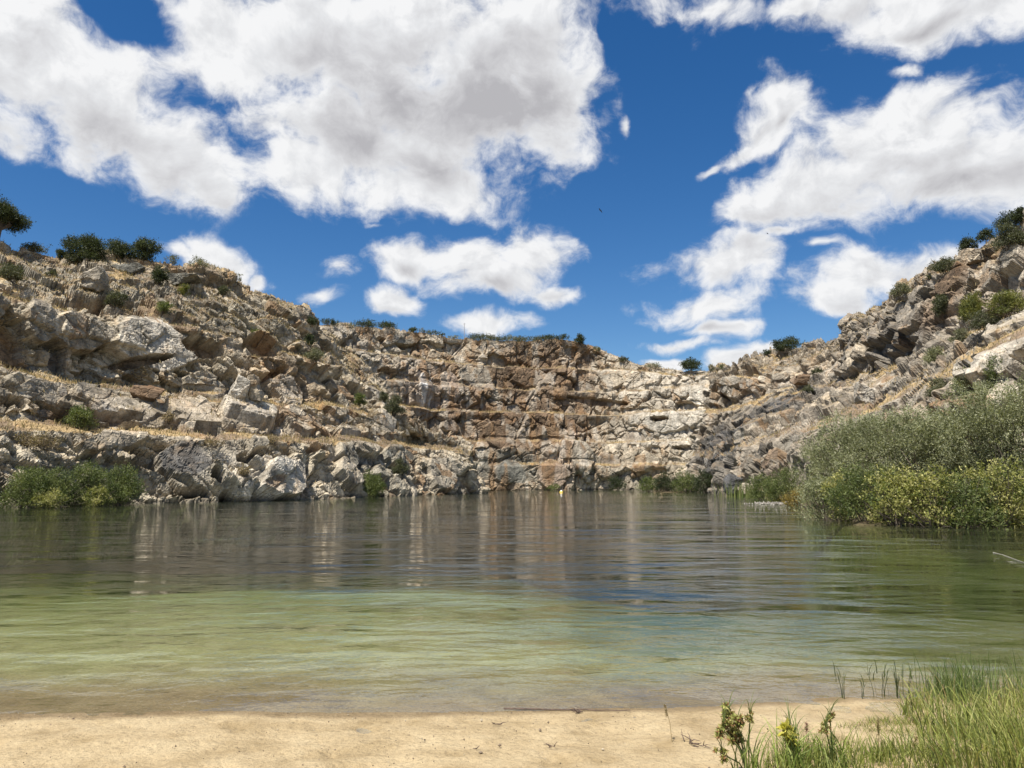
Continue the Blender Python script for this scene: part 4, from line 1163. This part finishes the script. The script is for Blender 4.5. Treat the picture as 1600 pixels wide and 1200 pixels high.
# taller water grass in the shallows off the bank
def wpt(px, py):
    p = at(px, py, 5.0); t = (0 - HC) / (p[2] - HC); return (p[0] * t, p[1] * t)
patch('grass', 'upright dark green water grass standing in the shallows off the bank', 'stuff', 600,
      [wpt(1425, 1098), wpt(1470, 1066), wpt(1560, 1062), wpt(1660, 1066), wpt(1660, 1104), wpt(1480, 1108)], [(0.08, 0.13, 0.035), (0.13, 0.18, 0.05), (0.20, 0.25, 0.08)], (0.18, 0.48), (0.005, 0.010), (0.05, 1.3), 303, 0.7, (0.1, 0))

# single reed tufts in the water
G_REED = 'reed tufts standing in the shallow water'
def reed(px, py, h, n, lab, seed, lean=(0, 0)):
    rng = np.random.default_rng(seed)
    x, y = wpt(px, py)
    z = float(gz_at(np.array([x]), np.array([y]))[0])
    root = empty('reed_tuft', (x, y, z)); tag(root, lab, 'reed', G_REED)
    b = np.concatenate([rng.normal(size=(n, 2)) * 0.022, np.zeros((n, 1))], 1)
    a = rng.uniform(0, 2 * PI, n); d = np.stack([np.cos(a), np.sin(a)], 1) + np.array(lean); d /= np.linalg.norm(d, axis=1)[:, None]
    V, f, cc, P = blades(rng, b, d, rng.uniform(0.6, 1.0, n) * (h - z), rng.uniform(0.005, 0.009, n), rng.uniform(0.05, 1.0, n), 5, pick(rng, [(0.045, 0.06, 0.025), (0.07, 0.09, 0.03)], n))
    mesh_obj('stem', V, f, GRASS, root, cc)
    lv = n + 1; ii = np.arange(lv) % n
    V, f, cc, _ = blades(rng, P[ii, 3], np.stack([np.cos(a[ii] + 1.5), np.sin(a[ii] + 1.5)], 1), rng.uniform(0.10, 0.18, lv), rng.uniform(0.006, 0.010, lv), rng.uniform(0.6, 1.3, lv), 3, pick(rng, [(0.06, 0.08, 0.03), (0.10, 0.12, 0.04)], lv))
    mesh_obj('leaf', V, f, GRASS, root, cc)
reed(1316, 1092, 0.34, 6, 'dark forked reed tuft in the water farthest from the grass bank', 1)
reed(1345, 1090, 0.22, 3, 'faint single reed between the forked tuft and the taller one', 2)
reed(1367, 1088, 0.38, 5, 'tallest slim reed tuft left of the grass bank', 3)
reed(1384, 1084, 0.30, 4, 'short reed tuft right of the tallest slim one', 4)
reed(1403, 1090, 0.34, 6, 'slanting dark reed tuft close to the grass bank', 5, (0.9, 0))
reed(1420, 1080, 0.30, 5, 'small reed tuft touching the edge of the bank grass', 6)

# umbrella sedges at the bottom of the picture
SEDGE = leaf_material('sedge_flower', 0.2, 0.7)
G_SEDGE = 'umbrella sedges at the edge of the sand'
def sedge(px, py, stems, lab, seed, nleaf=26):
    """stems: (top px, top py, head size) ; clump foot at (px,py)"""
    rng = np.random.default_rng(seed)
    g = ground_pt(px, py)
    root = empty('sedge', g); tag(root, lab, 'sedge', G_SEDGE)
    n = nleaf
    b = np.concatenate([rng.normal(size=(n, 2)) * 0.05, np.zeros((n, 1))], 1)
    a = rng.uniform(0, 2 * PI, n); d = np.stack([np.cos(a), np.sin(a)], 1)
    V, f, cc, _ = blades(rng, b, d, rng.uniform(0.22, 0.46, n), rng.uniform(0.007, 0.013, n), rng.uniform(0.7, 2.1, n), 6, pick(rng, [(0.18, 0.25, 0.05), (0.28, 0.34, 0.08), (0.36, 0.41, 0.13)], n))
    mesh_obj('leaf', V, f, GRASS, root, cc)
    for (tx, ty, hs, kind) in stems:
        tip = at(tx, ty, g[1] + rng.uniform(-0.05, 0.05)) - g
        mid = tip * np.array([0.35, 0.35, 0.6])
        tv, tf = curve_tubes([([(0, 0, -0.02), mid, tip], [0.006, 0.005, 0.004])], 6)
        mesh_obj('stem', tv, tf, GRASS, root, np.tile([0.13, 0.17, 0.05], (len(tv), 1)))
        # spikelet clusters: many short spiky blades around several little knots
        hn = 60 if kind == 'round' else 70
        kn = 3 if kind == 'round' else 9
        ctr = tip + rng.normal(size=(kn, 3)) * np.array([hs * 0.36, hs * 0.36, hs * 0.42]) * (0.6 if kind == 'round' else 1.0)
        nb = hn * kn // 2
        ci = rng.integers(0, kn, nb)
        dv = rng.normal(size=(nb, 3)); dv /= np.linalg.norm(dv, axis=1)[:, None]
        ln = rng.uniform(0.3, 0.65, nb) * hs
        s = np.cross(dv, rng.normal(size=(nb, 3))); s /= np.linalg.norm(s, axis=1)[:, None]
        P0 = ctr[ci]; w = hs * 0.095
        Vh = np.stack([P0, P0 + dv * ln[:, None] * .5 + s * w, P0 + dv * ln[:, None], P0 + dv * ln[:, None] * .5 - s * w], 1).reshape(-1, 3)
        pal = [(0.50, 0.46, 0.06), (0.62, 0.56, 0.11), (0.36, 0.33, 0.06)] if kind == 'round' else [(0.36, 0.38, 0.10), (0.22, 0.22, 0.06), (0.50, 0.46, 0.16), (0.34, 0.18, 0.08)]
        fh = mesh_obj('flower_head', Vh, np.arange(nb * 4).reshape(-1, 4), SEDGE, root, np.repeat(pick(rng, pal, nb), 4, 0))
        nr = 8
        a = rng.uniform(0, 2 * PI, nr)
        V, f, cc, _ = blades(rng, np.tile(tip, (nr, 1)), np.stack([np.cos(a), np.sin(a)], 1), rng.uniform(0.10, 0.24, nr), rng.uniform(0.005, 0.008, nr), rng.uniform(0.9, 2.0, nr), 5, pick(rng, [(0.14, 0.19, 0.05), (0.20, 0.24, 0.08)], nr))
        mesh_obj('bract', V, f, GRASS, fh, cc)
sedge(1170, 1215, [(1138, 1116, 0.070, 'loose'), (1152, 1132, 0.065, 'loose'), (1131, 1142, 0.07, 'loose'), (1149, 1154, 0.06, 'loose'), (1129, 1178, 0.05, 'loose'), (1172, 1122, 0.04, 'loose')], 'leftmost umbrella sedge with many drooping brown green flower heads', 11, 46)
sedge(1240, 1212, [(1234, 1136, 0.11, 'round'), (1243, 1152, 0.10, 'round')], 'middle umbrella sedge with one bright yellow green flower head', 12, 70)
sedge(1302, 1208, [(1297, 1122, 0.045, 'loose'), (1290, 1140, 0.04, 'loose')], 'rightmost umbrella sedge with a thin upright stem and small heads', 13, 40)
# long bent single leaves of the left sedge sweeping right are part of the middle clump's leaves

# seed stalks
def stalk(px, py, tx, ty, head, lab, seed, col=(0.40, 0.31, 0.17), group='dry seed stalks on the beach'):
    rng = np.random.default_rng(seed)
    g = ground_pt(px, py); tip = at(tx, ty, g[1]) - g
    root = empty('seed_stalk', g); tag(root, lab, 'grass stalk', group)
    tv, tf = curve_tubes([([(0, 0, -0.01), tip * np.array([.25, .25, .5]), tip], [0.0030, 0.0025, 0.0018])], 5)
    mesh_obj('stem', tv, tf, GRASS, root, np.tile(col, (len(tv), 1)))
    nb = 90; t = rng.random(nb)
    ax = tip / np.linalg.norm(tip)
    P0 = tip[None, :] - ax[None, :] * (t * head)[:, None]
    dv = rng.normal(size=(nb, 3)) * 0.7 + ax * 0.9; dv /= np.linalg.norm(dv, axis=1)[:, None]
    s = np.cross(dv, rng.normal(size=(nb, 3))); s /= np.linalg.norm(s, axis=1)[:, None]
    l = 0.022; w = 0.0022
    V = np.stack([P0, P0 + dv * l * .5 + s * w, P0 + dv * l, P0 + dv * l * .5 - s * w], 1).reshape(-1, 3)
    mesh_obj('seed_head', V, np.arange(nb * 4).reshape(-1, 4), GRASS, root, np.repeat(pick(rng, [col], nb), 4, 0))
stalk(1050, 1158, 1039, 1102, 0.09, 'dry forked seed stalk standing on the open sand at the waterline', 21)
stalk(1374, 1188, 1372, 1128, 0.09, 'brown foxtail seed head over the creeping grass', 22, (0.30, 0.23, 0.10))
stalk(1424, 1186, 1432, 1150, 0.10, 'brown drooping foxtail beside the bank grass', 23, (0.28, 0.21, 0.09))
stalk(1262, 1190, 1260, 1130, 0.06, 'pinkish seed head between the two right sedges', 24, (0.40, 0.24, 0.17))

# stick and debris on the waterline, pebbles
def stick(px0, py0, px1, py1, r, lab, name='stick', lift=0.012, seed=0, cat='stick'):
    a = np.array([*gxy(px0, py0, 0.01), 0]); b = np.array([*gxy(px1, py1, 0.01), 0])
    a[2] = float(gz_at(a[0:1], a[1:2])[0]) + lift; b[2] = float(gz_at(b[0:1], b[1:2])[0]) + lift
    rng = np.random.default_rng(seed)
    t = np.linspace(0, 1, 12)[:, None]
    P = (b - a) * t + rng.normal(size=(12, 3)) * np.array([0, 0.006, 0.003])
    tv, tf = curve_tubes([(P, r * (1.1 - 0.6 * t[:, 0]))], 7)
    o = mesh_obj(name, tv, tf, TWIG_D)
    o.location = tuple(a)
    tag(o, lab, cat)
    return o
TWIG_D = plain_material('wet_twig', (0.10, 0.065, 0.045), 0.7, 0.4, 25.0)
stick(787, 1108, 985, 1112, 0.0075, 'long thin dark stick lying along the waterline', seed=1)
def debris(px, py, n, size, lab, seed):
    rng = np.random.default_rng(seed)
    g = ground_pt(px, py)
    paths = []
    for _ in range(n):
        d = rng.normal(size=3) * np.array([1, .6, .35]); d[2] = abs(d[2]); d *= size / np.linalg.norm(d)
        s = rng.normal(size=3) * size * 0.25; s[2] = abs(s[2]) * 0.3
        paths.append(([s, s + d * .5 + rng.normal(size=3) * size * .1, s + d], [0.004, 0.003, 0.0015]))
    tv, tf = curve_tubes(paths, 5)
    o = mesh_obj('twig_clump', tv, tf, TWIG_D); o.location = tuple(g)
    tag(o, lab, 'twigs', 'scraps of dry twig on the sand')
debris(905, 1113, 10, 0.07, 'knot of wet twigs caught on the long stick', 31)
debris(775, 1132, 5, 0.05, 'small dark twig left of the sand hollow below the stick', 32)
debris(1075, 1160, 7, 0.09, 'curled dry runner beside the forked seed stalk', 33)
debris(1098, 1166, 5, 0.06, 'dark twig scrap left of the flowering sedge', 34)
debris(860, 1167, 4, 0.05, 'faint twig in the middle of the beach', 35)
debris(745, 1170, 3, 0.03, 'tiny dark twig low on the left half of the beach', 36)
debris(112, 1124, 3, 0.03, 'dark scrap near the waterline at the left of the beach', 37)
debris(300, 1134, 3, 0.025, 'tiny scrap on the damp sand left of centre', 38)
rng = np.random.default_rng(5)
n = 900
x = rng.uniform(-4.6, 3.6, n); y = rng.uniform(4.4, 7.0, n)
pp = np.stack([x, y, gz_at(x, y) + 0.004], 1)
r = rng.uniform(0.002, 0.006, n) * np.where(rng.random(n) < 0.05, 2.2, 1)
octv = np.array([[1, 0, 0], [-1, 0, 0], [0, 1, 0], [0, -1, 0], [0, 0, 1], [0, 0, -1]], float)
octf = np.array([[0, 2, 4], [2, 1, 4], [1, 3, 4], [3, 0, 4], [2, 0, 5], [1, 2, 5], [3, 1, 5], [0, 3, 5]])
V = (pp[:, None, :] + octv[None] * r[:, None, None] * rng.uniform(0.5, 1.5, (n, 6, 1))).reshape(-1, 3)
f = (octf[None] + (np.arange(n) * 6)[:, None, None]).reshape(-1, 3)
cc = np.repeat(pick(rng, [(0.12, 0.09, 0.06), (0.45, 0.38, 0.27), (0.25, 0.19, 0.13)], n), 6, 0)
PEB = leaf_material('pebble_grain', 0.0, 0.8)
o = mesh_obj('gravel', V, f, PEB, None, cc); tag(o, 'scattered grit and crumbs on the sand', None, None, 'stuff')

# floating branches on the right
def floating(pts, r, lab, seed, col=None):
    tv, tf = curve_tubes([(np.array(pts), np.linspace(r, r * 0.35, len(pts)))], 6)
    o = mesh_obj('branch', tv, tf, PALEWOOD)
    tag(o, lab, 'branch', 'pale branches lying in the water')
PALEWOOD = plain_material('bleached_wood', (0.26, 0.24, 0.19), 0.8, 0.3, 10.0)
def wl(px, py, z=-0.004):
    x, y = wpt(px, py); return (x, y, z)
floating([wl(1552, 864, 0.01), wl(1566, 867, 0.004)], 0.016, 'pale floating tip of a drowned twig', 3)
floating([wl(1566, 867, 0.004), wl(1590, 876, 0.008), wl(1620, 886, 0.004)], 0.012, 'thin drowned twig trailing from the pale tip', 4)

# gravel spit beyond the willows
rng = np.random.default_rng(8)
c = np.array(at(1222, 776, 66.0)); n = 500
pp = np.stack([c[0] + rng.normal(size=n) * 1.2, c[1] + rng.normal(size=n) * 1.0, np.abs(rng.normal(size=n)) * 0.05 - 0.03], 1)
r = rng.uniform(0.03, 0.12, n)
V = (pp[:, None, :] + octv[None] * r[:, None, None] * rng.uniform(0.5, 1.4, (n, 6, 1))).reshape(-1, 3)
f = (octf[None] + (np.arange(n) * 6)[:, None, None]).reshape(-1, 3)
o = mesh_obj('rubble', V, f, ROCK, None, np.repeat(pick(rng, [(0.26, 0.235, 0.19), (0.36, 0.33, 0.28)], n), 6, 0)); tag(o, 'pale stony spit at the water edge left of the willows', None, None, 'stuff')

# reeds at the far end of the right bank
rng = np.random.default_rng(12)
c = np.array(at(1168, 772, 92.0)); n = 420
q = np.stack([c[0] + rng.normal(size=n) * 1.3, c[1] + rng.normal(size=n) * 2.0, np.full(n, -0.1)], 1)
a = rng.uniform(0, 2 * PI, n)
V, f, cc, _ = blades(rng, q, np.stack([np.cos(a), np.sin(a)], 1), rng.uniform(1.2, 2.3, n), rng.uniform(0.06, 0.10, n), rng.uniform(0.1, 0.7, n), 4, pick(rng, [(0.12, 0.16, 0.04), (0.17, 0.20, 0.06), (0.24, 0.25, 0.09)], n))
o = mesh_obj('reeds', V, f, GRASS, None, cc); tag(o, 'light green reed bed at the water beside the black rock nose', None, None, 'stuff')

# buoy
root = empty('buoy', at(877, 767.5, 128.0) * np.array([1, 1, 0])); tag(root, 'small yellow and white buoy floating far out before the pink slab', 'buoy')
YEL = plain_material('yellow_paint', (0.75, 0.50, 0.05), 0.45, 0.1); WHT = plain_material('white_paint', (0.85, 0.84, 0.80), 0.45, 0.08)
def lathe(prof, sides=14):
    prof = np.asarray(prof, float); a = np.linspace(0, 2 * PI, sides, endpoint=False)
    V = np.stack([prof[:, None, 0] * np.cos(a), prof[:, None, 0] * np.sin(a), np.repeat(prof[:, 1:2], sides, 1)], -1).reshape(-1, 3)
    i = np.arange(len(prof) - 1)[:, None] * sides; j = np.arange(sides)[None, :]; j2 = (j + 1) % sides
    return V, np.stack([i + j, i + j2, i + sides + j2, i + sides + j], -1).reshape(-1, 4)
V, f = lathe([(0.001, -0.22), (0.24, -0.16), (0.32, 0.02), (0.28, 0.10), (0.16, 0.15)]); mesh_obj('float', V, f, YEL, root, smooth=True)
V, f = lathe([(0.16, 0.15), (0.18, 0.22), (0.12, 0.31), (0.04, 0.34), (0.001, 0.345)]); mesh_obj('top', V, f, WHT, root, smooth=True)

# mast on the far rim
b = surf(724, 526); m = np.linalg.norm(b) / F
root = empty('mast', b); tag(root, 'thin grey mast standing on the far rim against a white cloud', 'mast')
MET = plain_material('grey_metal', (0.30, 0.30, 0.30), 0.5, 0.1)
tv, tf = curve_tubes([([(0, 0, -0.5), (0, 0, 24 * m)], [0.07, 0.05])], 8); mesh_obj('pole', tv, tf, MET, root)
tv, tf = curve_tubes([([(-0.25, 0, 22.5 * m), (0.25, 0, 22.5 * m)], [0.04, 0.04])], 6); mesh_obj('crossbar', tv, tf, MET, root)

# birds
BIRD = plain_material('dark_feathers', (0.03, 0.028, 0.025), 0.8, 0.2)
def bird(px, py, D, span, bank, lab):
    p = at(px, py, D)
    w = span / 2
    V = np.array([[0, .25, 0], [.05, .1, .03], [.05, -.15, .02], [0, -.38, 0], [-.05, -.15, .02], [-.05, .1, .03], [0, 0, -.05],
                  [.5 * w, .14, .10], [.5 * w, -.10, .10], [w, .02, .04], [w, -.10, .03], [-.5 * w, .14, .10], [-.5 * w, -.10, .10], [-w, .02, .04], [-w, -.10, .03], [.09, -.42, 0], [-.09, -.42, 0]])
    tri = np.array([[0, 1, 5], [1, 2, 5], [2, 4, 5], [2, 3, 4], [0, 6, 1], [1, 6, 2], [2, 6, 3], [3, 6, 4], [4, 6, 5], [5, 6, 0], [3, 15, 16]])
    qd = np.array([[1, 7, 8, 2], [7, 9, 10, 8], [5, 4, 12, 11], [11, 12, 14, 13]])
    o = mesh_obj('bird', V, [tri, qd], BIRD); o.location = tuple(p); o.rotation_euler = (0.2, bank, 1.0)
    tag(o, lab, 'bird', 'birds in the sky')
bird(938, 329, 150, 1.5, 0.35, 'larger dark bird gliding in the blue gap between clouds')
bird(1199, 365, 190, 0.9, 0.1, 'tiny dark bird in front of the cloud on the right')
# ------------------------------------------------------------------ loose blocks
def boulder(px, py, w_px, h_px, key, lab, seed, rot=(0, 0, 0), d_ratio=0.8, sink=0.25, cat='rock', name='boulder'):
    rng = np.random.default_rng(seed)
    b = surf(px, py); m = np.linalg.norm(b - np.array([0, 0, HC])) / F
    w, h = w_px * m, h_px * m
    V, f = ICO_V.copy(), [ICO_F]
    pl = [np.array(v, float) for v in ((1, 0, 0), (-1, 0, 0), (0, 1, 0), (0, -1, 0), (0, 0, 1), (0, 0, -1))]
    pl = [p + rng.normal(size=3) * 0.16 for p in pl] + [rng.normal(size=3) for _ in range(9)]
    rad = np.full(len(V), 9.0)
    for k, p in enumerate(pl):
        p = p / np.linalg.norm(p); off = (1.0 if k < 6 else rng.uniform(1.02, 1.3)) * rng.uniform(0.85, 1.0)
        dt = V @ p
        rad = np.where(dt > 1e-3, np.minimum(rad, off / np.maximum(dt, 1e-3)), rad)
    V = V * rad[:, None] * np.array([w / 2, w / 2 * d_ratio, h / 2])
    V = V @ rotm(*rot).T
    c = np.array([0, 0, h * (0.5 - (0.45 if key == 'lichen' else sink))])
    pw = V + b
    v1, e1, r1, _ = blocks(pw, (1.1, 1.1, 0.8), ROT1, 5, 0.6)
    V = V + V / (np.linalg.norm(V, axis=1)[:, None] + 1e-6) * (v1 * 0.10)[:, None] + c
    col = np.array(PAL[key])[None, :] * (0.8 + 0.4 * r1)[:, None]
    o = mesh_obj(name, V, f, ROCK, None, col)
    o.location = tuple(b)
    tag(o, lab, cat, 'large loose blocks on the quarry ledges')
    return o
import bmesh
_bm = bmesh.new(); bmesh.ops.create_icosphere(_bm, subdivisions=5, radius=1.0)
ICO_V = np.array([v.co[:] for v in _bm.verts]); _bm.verts.index_update(); ICO_F = np.array([[v.index for v in q_.verts] for q_ in _bm.faces]); _bm.free()
for a in [
    (374, 618, 22, 40, 'pale', 'upright pale slab leaning below the rust cave', 4, (0.1, 0.5, 0.2)),
    (398, 616, 18, 36, 'cream', 'narrow upright slab beside the leaning pale one', 5, (0.1, -0.3, 0.1)),
    (228, 622, 34, 22, 'brown', 'rust brown block under the middle ledge', 9, (0, 0.2, 0.3)),
    (335, 438, 50, 15, 'lichen', 'rounded grey outcrop crowning the summit slope', 10, (0.1, 0.1, 0.2)),
    (280, 440, 60, 16, 'lichen', 'long grey outcrop behind the dark round bush', 11, (0.1, 0, 0.1)),
    (200, 424, 40, 15, 'lichen', 'jointed grey boulders below the low summit oaks', 12, (0.1, -0.1, 0.4)),
    (150, 450, 26, 34, 'grey', 'upright grey block on the straw slope', 13, (0, 0.15, 0.3)),
    (1520, 408, 32, 24, 'cream', 'cream boulder poking out of the right rim under a bush', 21, (0.1, 0.2, 0.2)),
    (1348, 622, 30, 22, 'pale', 'pale block above the willow thicket', 26, (0, 0.2, 0.2)),
    (1255, 598, 24, 16, 'brown', 'brown square block in the pale rubble of the right wall', 29, (0, 0.1, 0.1)),
    (1145, 765, 24, 30, 'dark', 'black rock nose at the water beside the reed bed', 30, (0.1, 0.3, 0.2)),
]:
    boulder(*a)

# ------------------------------------------------------------------ straw on the ledges
rng = np.random.default_rng(77)
BB, CCc, LL = [], [], []
for key, cnt, hh in (('cliff_terrain_left', 30000, (0.18, 0.5)), ('cliff_terrain_far', 14000, (0.25, 0.6)), ('cliff_terrain_right', 16000, (0.18, 0.5))):
    t = TERR[key]
    wgt = t['soil'] ** 1.5 * (t['P'][:, 2] > 0.8) * (t['zc'] < 175)
    idx = rng.choice(len(wgt), cnt, p=wgt / wgt.sum())
    BB.append(t['P'][idx] + rng.normal(size=(cnt, 3)) * np.array([0.15, 0.15, 0.0])); LL.append(rng.uniform(*hh, cnt))
    CCc.append(pick(rng, [(0.46, 0.35, 0.17), (0.52, 0.41, 0.21), (0.36, 0.27, 0.14), (0.28, 0.24, 0.12)], cnt))
BB = np.concatenate(BB); LL = np.concatenate(LL); CCc = np.concatenate(CCc); n = len(BB)
a = rng.uniform(0, 2 * PI, n)
V, f, cc, _ = blades(rng, BB - np.array([0, 0, 0.05]), np.stack([np.cos(a), np.sin(a)], 1), LL, rng.uniform(0.05, 0.10, n), rng.uniform(0.1, 0.9, n), 2, CCc)
o = mesh_obj('dry_grass', V, f, GRASS, None, cc); tag(o, 'dry straw coloured grass along the quarry ledges and slopes', None, None, 'stuff')
